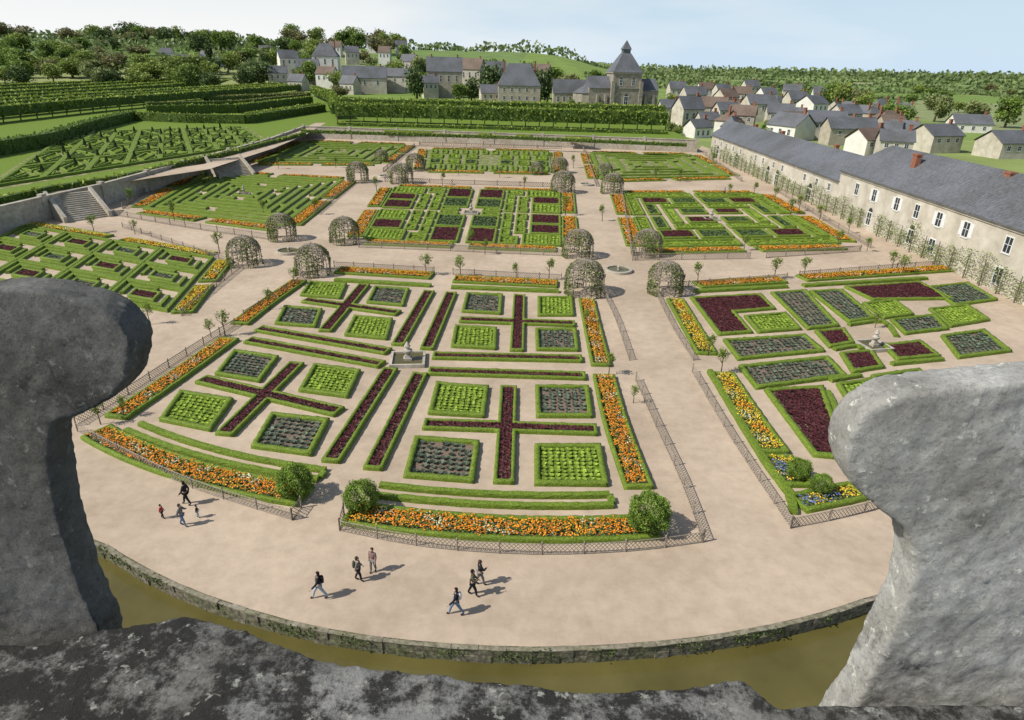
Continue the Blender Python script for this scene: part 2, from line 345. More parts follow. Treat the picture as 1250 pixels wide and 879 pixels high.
def hedge_path(pts,w,h,z0=0.0,label='clipped low box hedge beside the gravel path',mat='hedge'):
    p=ribbon(pts,w); n=len(pts); c=sum(p)/len(p); o=(c[0],c[1],z0); V=[]
    L=p[:n]; Rr=p[n:][::-1]
    st=[]
    for i in range(n-1):
        k=max(1,int(np.linalg.norm(L[i+1]-L[i])/max(0.35,w*0.7)))
        for j in range(k): st.append((L[i]*(1-j/k)+L[i+1]*j/k,Rr[i]*(1-j/k)+Rr[i+1]*j/k))
    st.append((L[-1],Rr[-1]))
    pr=[(0,0),(0.02,0.65),(0.07,0.97),(0.5,1.02),(0.93,0.97),(0.98,0.65),(1,0)]
    for a,b in st:
        for s,hh in pr:
            x=a*(1-s)+b*s; V.append((x[0],x[1],z0+hh*h))
    V=np.array(V); V+=NR.normal(size=V.shape)*min(0.015,0.025*w)
    Fs=[(s*7+j+1,(s+1)*7+j+1,(s+1)*7+j,s*7+j) for s in range(len(st)-1) for j in range(6)]
    Fs+=[tuple(range(7)),tuple((len(st)-1)*7+j for j in range(6,-1,-1))]
    me=mesh('box_hedge',V,Fs,M[mat],o,None,None,False)
    return thing('box_hedge',label,'hedge',o,'clipped hedges of the garden',me)
def hedge(px,w,h,z0=0.0,**k): return hedge_path([P(u,v,z0) for u,v in smoothpx(px)],w,h,z0,**k)
def lineint(p,d,q,e):
    k=d[0]*e[1]-d[1]*e[0]; t=((q[0]-p[0])*e[1]-(q[1]-p[1])*e[0])/k; return p+d*t
def cross(a,b,c,d,hw,kind='purple'):
    a,b,c,d=[np.array(P(*x)[:2]) for x in (a,b,c,d)]
    e=(b-a)/np.linalg.norm(b-a); f=(d-c)/np.linalg.norm(d-c); ne=np.array([-e[1],e[0]])*hw; nf=np.array([-f[1],f[0]])*hw
    I=lambda s,t: lineint(a+ne*s,e,c+nf*t,f)
    se=1 if f.dot(ne)>0 else -1
    sf=1 if e.dot(nf)>0 else -1
    poly=[b+ne*se,I(se,sf),d+nf*sf,d-nf*sf,I(se,-sf),a+ne*se,a-ne*se,I(-se,-sf),c-nf*sf,c+nf*sf,I(-se,sf),b-ne*se]
    bed_world(poly,kind,0.27,0.3)

# ================================================================ GROUND
def sm(x,a,b):
    t=min(1,max(0,(x-a)/(b-a))); return t*t*(3-2*t)
def terrain(x,y):
    L=1-sm(x,0,260)
    return 3*sm(y,330,400)*(1-sm(x,60,100))+36*sm(y,420,1000)*L+10*sm(y,2500,4500)
moat_px=[(125,668),(180,700),(250,731),(350,762),(450,781),(550,791),(650,795),(750,792),(850,783),(940,768),(1010,751),(1058,735)]
mw=[P(*p) for p in smoothpx(moat_px,2)]
mw=[Vector((-140,mw[0].y+(-140-mw[0].x)*-0.42,0))]+mw+[Vector((140,mw[-1].y+ (140-mw[-1].x)*0.33,0))]
def my(x):
    for a,b in zip(mw,mw[1:]):
        if a.x<=x<=b.x: return a.y+(b.y-a.y)*(x-a.x)/(b.x-a.x)
    return mw[0].y if x<mw[0].x else mw[-1].y
xs=sorted(set([-6000,-3000,-1500,-900,-600,-450,-350,-280,-220,-180,-140]+[p.x for p in mw]+[30,45,60,80,100,120,140,170,200,230,260,320,400,600,900,1500,3000,6000]))
ys=[0,20,60,120,200,280,330,345,360,380,400,430,470,520,580,640,700,780,860,940,1020,1200,1500,2000,2500,3000,3600,4500,7000,12000]
V=[];Fs=[]
for j,y in enumerate(ys):
    for x in xs:
        yy=my(x) if j==0 else max(y,my(x)+j*0.5); V.append((x,yy,terrain(x,yy)-0.02))
nx=len(xs)
for j in range(len(ys)-1):
    for i in range(nx-1): a=j*nx+i; Fs.append((a,a+1,a+nx+1,a+nx))
structure('ground',V,Fs,M['field'])
WL=[P(u,v) for u,v in [(-150,325),(60,268),(130,250),(250,212),(330,186),(372,168)]]
FL=[P(u,v) for u,v in [(372,168),(850,186)]]
bx,byc,by1=P(1113,306).x,P(1113,306).y,P(872,189).y
by0=byc-28
g=[(p.x,p.y,0.0) for p in mw[1:-1]]+[(95,my(95)+0.5,0),(95,60,0),(bx+4,62,0),(bx+4,FL[-1].y+20,0)]+[(p.x,p.y+0.3,0) for p in reversed(WL+FL[1:])]+[(-125,WL[0].y,0),(-125,my(-125)+1,0)]
structure('gravel_path',g,[tuple(range(len(g)))],M['gravel'])
structure('canal_water',[(-400,-120,-0.75),(400,-120,-0.75),(400,90,-0.75),(-400,90,-0.75)],[(0,1,2,3)],M['water'])
mb=MB(); n=len(mw); prev=None
for i in range(n-1):
    a,b=mw[i],mw[i+1]; L=(b-a).length; k=max(1,int(L/0.6)) if L<30 else 20
    for j in range(k):
        p=a.lerp(b,j/k); q=a.lerp(b,(j+1)/k); d=(q-p).normalized(); nn=Vector((d.y,-d.x,0)); 
        for zz,hh in ((-1.3,0.5),(-0.8,0.42),(-0.38,0.4)):
            o1=R.uniform(0,0.07); V=[p+nn*o1+Vector((0,0,zz)),q+nn*(o1+R.uniform(-.02,.02))+Vector((0,0,zz)),q-nn*0.24+Vector((0,0,zz)),p-nn*0.24+Vector((0,0,zz))]
            V+= [x+Vector((0,0,hh)) for x in V]
            mb.add(V,[(0,1,5,4),(4,5,6,7),(1,2,6,5),(3,0,4,7)],0)
        o1=R.uniform(0.03,0.09); h2=R.uniform(0.02,0.06); w2=R.uniform(0.14,0.22)
        V=[p+nn*o1+Vector((0,0,0.02)),q+nn*o1+Vector((0,0,0.02)),q-nn*w2+Vector((0,0,0.02)),p-nn*w2+Vector((0,0,0.02))]; V+=[x+Vector((0,0,h2)) for x in V]
        mb.add(V,[(0,1,5,4),(4,5,6,7),(1,2,6,5),(3,0,4,7),(2,3,7,6)],1)
o=(0,mw[n//2].y,0)
T=thing('canal_wall','rough dark stone wall of the canal along the gravel walk','wall',o,None,mb.me('canal_wall',[M['darkstone'],M['coping']],o))
pts=[]
for i in range(1600):
    x=R.uniform(-22,18); y=my(x)
    if math.sin(x*1.7)+math.sin(x*0.6+1)>0.1: pts.append((x,y-0.1+R.gauss(0,0.08),R.uniform(-0.4,0.12)))
pts=np.array(pts); V,Fs,Cc=leaves(pts,0.06,np.array([[0.08,0.12,0.025]])*NR.uniform(0.4,1.4,(len(pts),1)))
thing('ivy','green weeds trailing over the canal wall edge','weeds',(0,0,0),None,mesh('ivy',V,Fs,M['leaf'],(0,0,0),None,Cc),'stuff')

# ================================================================ PARTERRE near (lettuce crosses)
for q in [[(378,345),(424,348),(416,366),(366,362)],[(432,387),(480,391),(473,416),(420,411)],[(656,364),(699,364),(701,387),(656,387)],[(555,399),(607,402),(606,428),(550,425)],
          [(383,446),(441,454),(425,487),(364,479)],[(220,479),(286,489),(258,528),(194,515)],[(532,469),(597,474),(592,511),(522,507)],[(652,545),(734,545),(743,595),(652,594)]]: bed(q,'green')
for q in [[(457,351),(500,354),(493,375),(447,371)],[(347,375),(394,379),(386,401),(335,397)],[(569,359),(614,361),(612,385),(563,382)],[(653,403),(704,403),(707,430),(654,429)],
          [(286,429),(341,437),(318,468),(262,459)],[(331,506),(403,514),(381,558),(306,548)],[(653,473),(719,473),(724,511),(654,511)],[(506,535),(586,541),(579,591),(492,584)]]: bed(q,'grey')
cross((445,349),(397,406),(372,368),(487,384),0.68)
cross((634,362),(631,430),(561,392),(702,397),0.68)
cross((363,445),(274,533),(246,465),(415,505),0.68)
cross((621,474),(615,592),(517,520),(729,527),0.68)
for a,b in [((524,357),(486,423)),((551,359),(521,428)),((477,452),(404,566)),((513,458),(455,575)),
            ((316,403),(475,431)),((303,417),(467,447)),((528,436),(711,440)),((523,455),(715,461))]:
    strip([a,b],1.3,'purple',0.27)
strip([(412,331),(528,338)],2.6,'orange'); strip([(554,342),(681,348)],2.6,'orange')
strip([(366,344),(328,370),(293,397)],1.9,'orange'); strip([(281,415),(215,462),(142,512)],1.9,'orange')
strip([(716,367),(724,405),(734,448)],1.8,'orange'); strip([(737,460),(752,520),(780,598)],1.9,'orange')
bed_world(ribbon(arcpts([(118,529),(200,566),(290,592),(374,607)]),2.1),'orange',0.3); bed_world(ribbon(arcpts([(426,628),(520,641),(650,648),(800,645)]),2.1),'orange',0.3)
hedge([(409,343),(526,350)],0.8,0.35); hedge([(551,352),(682,357)],0.8,0.35)
A1=arcpts([(172,519),(245,545),(320,564),(398,576)]); A2=offs(A1,-1.05); hedge_path(A1,0.45,0.3); hedge_path(A2,0.45,0.3)
hedge_path([A1[-1]+(A2[-1]-A1[-1])*.22,A1[-1]+(A2[-1]-A1[-1])*.78],0.4,0.29)
A1=arcpts([(464,594),(560,603),(650,607),(744,606)]); A2=offs(A1,-1.05); hedge_path(A1,0.45,0.3); hedge_path(A2,0.45,0.3)
hedge_path([A1[-1]+(A2[-1]-A1[-1])*.22,A1[-1]+(A2[-1]-A1[-1])*.78],0.4,0.29)

# ---- right parterre beds
G_=0.07
for q in [[(846,366),(927,362),(944,379),(898,383),(918,406),(878,409)],[(995,406),(1030,403),(1042,420),(1012,425)],[(1034,352),(1120,346),(1160,366),(1066,367)],[(936,480),(1004,476),(1034,560),(992,556)],[(1026,433),(1064,430),(1078,450),(1040,456)],[(1078,423),(1122,418),(1146,436),(1095,441)]]: bed(q,'purple',0.45,0.3,0,G_)
for q in [[(943,360),(984,357),(1022,398),(985,402)],[(886,417),(980,411),(1003,430),(903,440)],[(905,449),(1008,438),(1030,461),(925,475)],[(990,358),(1028,356),(1067,389),(1035,394)],[(1088,392),(1140,386),(1156,403),(1105,409)],[(1064,461),(1120,453),(1150,476),(1082,485)],[(1135,352),(1180,347),(1215,367),(1165,374)],[(1150,412),(1200,405),(1232,430),(1170,438)]]: bed(q,'grey',0.45,0.3,0,G_)
for q in [[(910,388),(958,384),(976,403),(926,407)],[(1054,372),(1092,368),(1114,385),(1078,390)],[(1022,471),(1064,465),(1084,490),(1038,498)],[(1135,379),(1180,374),(1206,392),(1160,400)],[(1045,507),(1092,500),(1112,530),(1062,538)]]: bed(q,'green',0.45,0.3,0,G_)
hedge([(1036,398),(1078,394),(1094,412)],0.5,0.32); hedge([(1018,428),(1044,424),(1052,428)],0.5,0.32); hedge([(1088,446),(1150,440)],0.5,0.32); hedge([(1013,466),(1050,460)],0.5,0.32); hedge([(1010,480),(1040,550)],0.5,0.32)
strip([(824,367),(842,398),(863,434)],2.0,'yellow',0.35); strip([(880,457),(915,512),(945,555)],2.2,'yellow',0.35); strip([(947,558),(972,596)],2.2,'blue',0.35)
strip([(972,617),(1010,609),(1048,601)],1.8,'blue',0.35); strip([(850,349),(955,343)],2.4,'orange'); strip([(978,341),(1100,333),(1185,327)],2.4,'orange')
hedge([(848,357),(960,351)],0.8,0.35); hedge([(980,350),(1130,341)],0.8,0.35)
hedge([(866,455),(930,560),(962,604),(968,628)],0.5,0.35)

class Patch:
    def __init__(s,a,b,c,d,z=0.0): s.c=[np.array(P(*x,z)[:2]) for x in (a,b,c,d)]; s.z=z
    def __call__(s,x,y):
        a,b,c,d=s.c; return (a*(1-x)+b*x)*(1-y)+(d*(1-x)+c*x)*y
    def rect(s,x0,y0,x1,y1,kind,w=0.5,h=0.34): bed_world([s(x0,y0),s(x1,y0),s(x1,y1),s(x0,y1)],kind,w,h,s.z)
    def poly(s,pp,kind,w=0.5,h=0.34): bed_world([s(*q) for q in pp],kind,w,h,s.z)
    def hedge(s,pp,w=0.7,h=0.4,mat='hedge'): hedge_path([s(*q) for q in pp],w,h,s.z,mat=mat)
    def frame(s,x0,y0,x1,y1,w=0.5,h=0.34,gap=0.0): s.hedge([(x0+(x1-x0)*gap,y0),(x1,y0),(x1,y1),(x0,y1),(x0,y0+0.002)],w,h)
    def under(s,m=0.02,mat='under'):
        q=[s(-m,-m),s(1+m,-m),s(1+m,1+m),s(-m,1+m)]; structure('ground_cover',[(a[0],a[1],s.z+0.012) for a in q],[(0,1,2,3)],M[mat])
    def border(s,m=0.05,kind='orange',wd=2.2,sides='nesw'):
        L={'n':[((0.02,-m),(0.46,-m)),((0.54,-m),(0.98,-m))],'s':[((0.02,1+m),(0.46,1+m)),((0.54,1+m),(0.98,1+m))],'w':[((-m,0.02),(-m,0.46)),((-m,0.54),(-m,0.98))],'e':[((1+m,0.02),(1+m,0.46)),((1+m,0.54),(1+m,0.98))]}
        for k in sides:
            for a,b in L[k]: bed_world(ribbon([s(*a),s(*b)],wd),kind,0.35,0.3,s.z)
def maze(pt,n=5,w=0.75,under=True):
    if under: pt.under()
    for k in range(n):
        a=0.5*k/n+0.003; b=1-a; L=b-a; g_=0.035/L if L>0 else 0
        side=k%4; c=[(a,a),(b,a),(b,b),(a,b)]
        c=c[side:]+c[:side]
        mid=lambda p,q,t: (p[0]*(1-t)+q[0]*t,p[1]*(1-t)+q[1]*t)
        if k==0: gp=0.5
        else: gp=0.35+0.3*((k*7)%5)/5
        pt.hedge([mid(c[0],c[1],gp+g_),c[1],c[2],c[3],c[0],mid(c[0],c[1],gp-g_)],w)
        if k<n-1:
            s_=0.5/n
            for t in (0.22,0.78):
                p=mid(c[(k+1)%4],c[(k+2)%4],t); q=(p[0]+(0.5-p[0])*s_/max(.01,.5-a)*.95,p[1]+(0.5-p[1])*s_/max(.01,.5-a)*.95); pt.hedge([p,q],w*.9)
E_=0.007
Bp=Patch((482,230),(683,236),(684,301),(445,292))
for mx in (0,1):
    for my_ in (0,1):
        def X(x0,y0,x1,y1,k,w=0.45):
            if mx: x0,x1=1-x1,1-x0
            if my_: y0,y1=1-y1,1-y0
            Bp.rect(x0-E_,y0-E_,x1+E_,y1+E_,k,w)
        for r in [(0,0,.19,.13,'green'),(.22,0,.31,.09,'lawn'),(.335,0,.475,.20,'purple'),(0,.16,.155,.29,'purple'),(.185,.16,.235,.23,'lawn'),(.265,.12,.31,.19,'lawn'),(.265,.22,.31,.32,'green'),(.19,.26,.235,.36,'lawn'),
                  (.335,.23,.475,.41,'dark'),(0,.32,.155,.47,'green' if (mx+my_)%2 else 'purple'),(.185,.39,.235,.47,'lawn'),(.265,.35,.31,.47,'lawn'),(.335,.44,.43,.48,'lawn')]: X(*r)
Bp.border(0.052,wd=2.6)
Cp=Patch((253,212),(418,221),(345,276),(178,256)); maze(Cp,8,1.0,False); Cp.border(0.06,wd=2.8)
Ep=Patch((762,238),(925,238),(1025,298),(790,303))
for x0,y0,x1,y1,k in [(0,0,.48,.08,'lawn'),(.52,0,1,.08,'lawn'),(0,.11,.07,.47,'lawn'),(0,.53,.07,.89,'lawn'),(.93,.11,1,.47,'lawn'),(.93,.53,1,.89,'lawn'),(0,.92,.48,1,'lawn'),(.52,.92,1,1,'lawn'),
    (.1,.12,.28,.23,'purple'),(.31,.12,.48,.23,'dark'),(.52,.12,.69,.23,'dark'),(.72,.12,.9,.23,'purple'),(.1,.27,.17,.47,'dark'),(.1,.53,.17,.73,'dark'),(.83,.27,.9,.47,'dark'),(.83,.53,.9,.73,'dark'),(.1,.77,.28,.88,'purple'),(.31,.77,.48,.88,'dark'),(.52,.77,.69,.88,'dark'),(.72,.77,.9,.88,'purple'),
    (.21,.27,.48,.33,'green'),(.52,.27,.79,.33,'green'),(.21,.37,.27,.63,'green'),(.73,.37,.79,.63,'green'),(.21,.67,.48,.73,'green'),(.52,.67,.79,.73,'green'),
    (.31,.37,.47,.46,'dark'),(.53,.37,.69,.46,'purple'),(.31,.54,.47,.63,'purple'),(.53,.54,.69,.63,'dark')]: Ep.rect(x0-.005,y0-.005,x1+.005,y1+.005,k,0.45)
Ep.border(0.055,wd=2.8)
C2=Patch((372,174),(494,178),(462,200),(318,199)); maze(C2,5,1.1); C2.border(0.07,wd=2.6)
B2=Patch((525,183),(672,186),(672,211),(520,208)); B2.under()
for a in range(12):
    x=a/12; B2.rect(x+.01,0.02,x+.07,0.22,'lawn',.7); B2.rect(x+.01,.78,x+.07,.98,'lawn',.7)
for a in range(7):
    x=a/7
    if a!=3: B2.rect(x+.01,.28,x+.12,.46,'green' if a%2 else 'lawn',.7); B2.rect(x+.01,.54,x+.12,.72,'lawn' if a%2 else 'dark',.7)
B2.border(0.06,wd=2.6)
E2=Patch((722,188),(842,190),(888,216),(735,219)); maze(E2,5,1.1); E2.border(0.07,wd=2.6)
Lp=Patch((30,276),(262,316),(205,382),(-80,330))
for j in range(3):
    for i in range(4):
        x,y=i/4+.008,j/3+.012; a,b=.234,.309
        Lp.frame(x,y,x+a,y+b,0.45,0.34); 
        Lp.hedge([(x+a*.14,y+b*.62),(x+a*.14,y+b*.16),(x+a*.62,y+b*.16)],.45,.34); Lp.hedge([(x+a*.86,y+b*.38),(x+a*.86,y+b*.84),(x+a*.38,y+b*.84)],.45,.34)
        Lp.rect(x+a*.27,y+b*.28,x+a*.73,y+b*.72,'purple' if (i+j)%2 else 'grey',0.4)
Lp.border(0.05,'yellow',sides='ne'); 

# ================================================================ lattice fences
def fence(px,h=0.72,z0=0.0):
    pts=[P(u,v,z0) for u,v in smoothpx(px,3)]; o=pts[len(pts)//2].copy()
    T=thing('lattice_fence','low weathered wooden lattice fence around the parterre','fence',o,'low lattice fences around the parterres')
    mb=MB(); acc=0; far=max(1.0,depth(o)/70); step=0.24*far; lw=0.02*far
    def at(s):
        for a,b in zip(pts,pts[1:]):
            l=(b-a).length
            if s<=l: return a.lerp(b,s/l)
            s-=l
        return pts[-1].copy()
    L=sum((b-a).length for a,b in zip(pts,pts[1:])); n=int(L/step)
    dirv=(pts[-1]-pts[0]).normalized(); W=dirv*lw*1.3
    for i in range(n):
        for s0,s1 in ((i*step,i*step+h*0.8),(i*step+h*0.8,i*step)):
            a=at(max(0,min(L,s0))); b=at(max(0,min(L,s1))); a=a+Vector((0,0,0.06)); b=b+Vector((0,0,h))
            mb.add([a-W,a+W,b+W,b-W],[(0,1,2,3)])
    for zz in (0.06,h-0.02):
        mb.tube([p+Vector((0,0,zz)) for p in pts],0.032*far,4)
    part('lattice',mb.me('lattice',M['wood'],o),T)
    k=max(1,round(L/(2.4*far))); pm=MB(); pm.tube([(0,0,0),(0,0,h+0.12),(0,0,h+0.18)],[0.05*far,0.05*far,0.01],6); pme=pm.me('post',M['wood'])
    for i in range(k+1): part('post',pme,T,None,at(min(L,i*L/k))-o)
for px in [[(95,527),(160,561),(240,598),(357,635)],[(357,635),(368,620)],[(415,648),(520,668),(650,677),(770,673),(858,662)],[(415,648),(420,628)],
  [(858,662),(832,590),(800,520),(776,465)],[(768,440),(752,392),(737,360)],[(93,520),(165,477),(225,437),(287,398)],[(298,388),(378,338)],
  [(408,326),(530,333)],[(553,335),(685,342)],[(802,362),(822,402),(846,440)],[(845,455),(895,540),(965,645)],[(965,645),(1030,632),(1095,615)],[(815,352),(960,341)],[(975,338),(1100,328),(1180,321)],
  [(438,302),(560,307),(692,313)],[(775,318),(915,316)],[(935,315),(1050,307)],[(140,263),(240,280),(330,293)],[(292,328),(262,352),(222,386)],[(150,278),(283,322)],[(758,232),(772,318)],[(1062,303),(1000,266),(945,232)],
  [(470,222),(690,229)],[(430,225),(385,262)],[(222,205),(150,255)],[(512,177),(685,182)],[(712,183),(728,228)],[(858,188),(905,222)],[(305,198),(370,170)],[(506,179),(468,210)]]:
    fence(px,0.72 if max(p[1] for p in px)>320 else 0.9)

# ================================================================ trees and shrubs
def crown_template(name,n,leaf,lobes=10,shape=(1,1,1),c0=(0.035,0.06,0.012),c1=(0.13,0.19,0.035),solid=0.5,seed=1):
    rr=random.Random(seed); Lb=[]
    for i in range(lobes):
        th=rr.uniform(0,6.28); z=rr.uniform(-0.75,0.8); r=math.sqrt(max(0,1-z*z))*rr.uniform(0.25,0.62)
        Lb.append((r*math.cos(th),r*math.sin(th),z*0.62,rr.uniform(0.3,0.52),rr.uniform(0.0,1.0)))
    pts=[];cols=[]; c0=np.array(c0);c1=np.array(c1)
    for i in range(n):
        l=Lb[rr.randrange(lobes)]; d=Vector((rr.gauss(0,1),rr.gauss(0,1),rr.gauss(0,1))).normalized(); q=l[3]*(rr.uniform(solid,1.08))
        x=l[0]+d.x*q; y=l[1]+d.y*q; z=l[2]+d.z*q
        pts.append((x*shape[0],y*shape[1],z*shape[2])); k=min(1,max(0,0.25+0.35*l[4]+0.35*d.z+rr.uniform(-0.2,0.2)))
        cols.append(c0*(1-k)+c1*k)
    V,Fs,Cc=leaves(np.array(pts),leaf*NR.uniform(0.7,1.3,n),np.array(cols))
    return mesh(name,V,Fs,M['leaf'],(0,0,0),None,Cc)
GREENS=[((0.07,0.115,0.025),(0.24,0.34,0.07)),((0.10,0.145,0.03),(0.34,0.42,0.10)),((0.04,0.07,0.025),(0.14,0.20,0.06)),((0.10,0.13,0.045),(0.34,0.38,0.15)),((0.10,0.095,0.04),(0.29,0.28,0.12))]
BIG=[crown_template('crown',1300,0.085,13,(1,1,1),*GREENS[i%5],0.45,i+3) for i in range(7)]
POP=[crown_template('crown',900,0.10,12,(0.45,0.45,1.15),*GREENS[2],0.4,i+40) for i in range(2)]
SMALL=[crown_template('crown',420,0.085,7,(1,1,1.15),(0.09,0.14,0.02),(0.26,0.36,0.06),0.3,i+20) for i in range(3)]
def trunk_me(seed,r=0.07,limbs=5):
    rr=random.Random(seed); mb=MB(); mb.tube([(0,0,-0.15),(rr.uniform(-.03,.03),0,0.3),(rr.uniform(-.05,.05),rr.uniform(-.05,.05),0.62),(rr.uniform(-.07,.07),0,0.9)],[r*1.2,r*0.85,r*0.6,r*0.2],7)
    for i in range(limbs):
        a=i*6.28/limbs+rr.random(); z=rr.uniform(0.3,0.6); mb.tube([(0,0,z),(0.15*math.cos(a),0.15*math.sin(a),z+0.14),(0.3*math.cos(a),0.3*math.sin(a),z+0.22)],[r*0.5,r*0.3,r*0.1],5)
    return mb.me('trunk',M['bark'],(0,0,0),True)
TR=[trunk_me(i,0.035) for i in range(3)]; TRS=[trunk_me(i+9,0.022,4) for i in range(2)]
def tree(p,h,rad,kind='big',label='leafy green deciduous tree',group='trees around the village',idx=None,name='tree'):
    T=thing(name,label,'tree',p,group)
    tset={'big':TR,'pop':TR,'small':TRS}[kind]; cset={'big':BIG,'pop':POP,'small':SMALL}[kind]
    t=part('trunk',R.choice(tset),T); t.scale=(h,h,h)
    c=part('crown',cset[idx] if idx is not None else R.choice(cset),T)
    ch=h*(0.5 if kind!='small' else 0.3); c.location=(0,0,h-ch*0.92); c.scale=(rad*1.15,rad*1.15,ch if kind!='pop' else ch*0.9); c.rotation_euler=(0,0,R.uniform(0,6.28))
    return T
def shrub(u,v,rpx,lean=0):
    p=P(u,v); r=rpx*depth(p)/F; T=thing('round_shrub','clipped round green shrub at the corner of a flower border','shrub',p,'round shrubs at the parterre corners')
    n=9000; d=NR.normal(size=(n,3)); d/=np.linalg.norm(d,axis=1)[:,None]
    lump=1+0.08*np.sin(d[:,0]*7+d[:,2]*5+u)+0.07*np.sin(d[:,1]*9+d[:,0]*4)+0.04*np.sin(d[:,2]*15+d[:,0]*13)
    pts=d*(r*lump*NR.uniform(0.80,1.03,n))[:,None]; pts[:,2]=pts[:,2]*1.02+r*1.08
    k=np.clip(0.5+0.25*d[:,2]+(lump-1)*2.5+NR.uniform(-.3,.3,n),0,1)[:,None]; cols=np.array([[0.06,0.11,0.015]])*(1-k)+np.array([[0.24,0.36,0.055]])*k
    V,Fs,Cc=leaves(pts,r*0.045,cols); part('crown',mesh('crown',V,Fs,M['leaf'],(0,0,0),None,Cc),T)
    mb=MB(); mb.tube([(0,0,-0.05),(0,0,r*0.7)],[0.09,0.06],7); part('trunk',mb.me('trunk',M['bark']),T)
for s in [(362,607,21),(442,624,20),(790,648,25),(973,586,14),(1000,603,13)]: shrub(*s)
SG='young staked trees along the flower borders'
for u,v,h in [(123,518,30),(152,509,26),(275,410,30),(183,396,25),(258,412,22),(268,309,24),(213,270,22),(562,338,24),(520,336,24),(670,341,24),(743,458,26),(773,492,22),(880,455,30),(864,434,26),(851,346,24),(945,340,24),(981,337,22),(1088,330,22),(1101,335,22),
  (965,262,18),(1022,302,20),(1058,307,16),(908,306,18),(690,263,22),(592,311,18),(575,302,20),(160,250,18),(195,229,16),(215,222,14),(115,284,20),(165,286,16),(250,219,12),(460,236,18),(477,224,14),(735,270,18),(1068,400,18),(890,240,14),(920,238,14),(640,231,14),(540,226,14),
  (340,206,12),(410,205,12),(385,262,18),(322,262,16),(610,217,12),(560,214,12),(830,222,14),(800,220,14),(870,200,12),(1035,285,18),(1000,270,18),(975,258,18),(945,246,16),(700,205,14),(672,200,12),(330,378,24),(716,398,20),(360,350,22),(630,342,20)]:
    p=P(u,v); hh=h*1.12*depth(p)/F; tree(p,hh,hh*R.uniform(0.24,0.32),'small','young tree with thin stem and sparse spring leaves',SG,name='young_tree')

# ================================================================ arbours
def arbour_meshes():
    mb=MB(); r=1.0; hw=1.05; n=20
    prof=[(1.0,0),(1.02,0.5),(1.0,1.05),(0.9,1.45),(0.68,1.78),(0.38,1.98),(0.06,2.06)]
    for j in range(n):
        a=2*math.pi*j/n
        pr=prof if j not in (0,5,10,15) else prof[2:]
        mb.tube([(q*math.cos(a),q*math.sin(a),z) for q,z in pr],0.024,5)
    for q,z in [(1.0,0.25),(1.02,0.5),(1.01,0.78)]:
        for k in range(4):
            a0=2*math.pi*(k*5+1)/n; a1=2*math.pi*(k*5+4)/n
            mb.tube([(q*math.cos(a0+(a1-a0)*i/6),q*math.sin(a0+(a1-a0)*i/6),z) for i in range(7)],0.02,4)
    for q,z in [(1.0,1.08),(0.96,1.27),(0.89,1.47),(0.78,1.65),(0.62,1.83),(0.40,1.97),(0.2,2.03)]:
        mb.tube([(q*math.cos(2*math.pi*i/24),q*math.sin(2*math.pi*i/24),z) for i in range(25)],0.02,4)
    for k in range(4):
        a=2*math.pi*(k*5)/n
        mb.tube([(1.04*math.cos(a+t),1.04*math.sin(a+t),1.0+0.3*math.cos(t/0.3*1.45)) for t in [-.3,-.2,-.1,0,.1,.2,.3]],0.026,4)
    mb.tube([(0,0,2.02),(0,0,2.18)],[0.05,0.02],6)
    for s in (1,-1):
        for j in range(14):
            a0=2*math.pi*j/14; mb.tube([((1.0-0.9*(t**1.8))*math.cos(a0+s*t*1.3),(1.0-0.9*(t**1.8))*math.sin(a0+s*t*1.3),1.08+0.95*math.sin(t*1.5)) for t in [i/7 for i in range(8)]],0.015,4)
    pts=[];
    for i in range(5000):
        a=R.uniform(0,6.28); z=R.uniform(0,1)**1.1*2.0; q=1.04 if z<1.1 else math.sqrt(max(0.02,1-((z-1.05)/1.0)**2))
        aa=(a%(math.pi/2)); door=(aa<0.3 or aa>math.pi/2-0.3) and z<1.15
        if not door and math.sin(a*3+z*2)+R.gauss(0,0.6)>-0.2: pts.append((q*math.cos(a)+R.gauss(0,0.03),q*math.sin(a)+R.gauss(0,0.03),z))
    V,Fs,Cc=leaves(np.array(pts),0.05,np.array([[0.15,0.20,0.05]])*NR.uniform(0.4,1.6,(len(pts),1)))
    return mb.me('lattice_frame',M['wood']),mesh('climbing_leaves',V,Fs,M['leaf'],(0,0,0),None,Cc)
AF,AL=arbour_meshes()
for u,v,rp in [(300,323,19),(383,334,20),(345,292,17),(421,296,17),(713,358,23),(811,357,21),(705,313,18),(789,311,17),(491,224,13),(507,208,11),(437,222,13),(687,235,14),(683,211,10),(747,236,13),(738,216,9),(466,198,8),(655,213,8)]:
    p=P(u,v); s=rp*depth(p)/F; T=thing('garden_arbour','domed wooden lattice rose arbour standing on gravel','arbour',p,'domed lattice arbours at the path crossings')
    T.rotation_euler=(0,0,R.uniform(0,1.5))
    a=part('lattice_frame',AF,T); a.scale=(s,s,s*0.9); b=part('climbing_leaves',AL,T); b.scale=(s,s,s*.9)

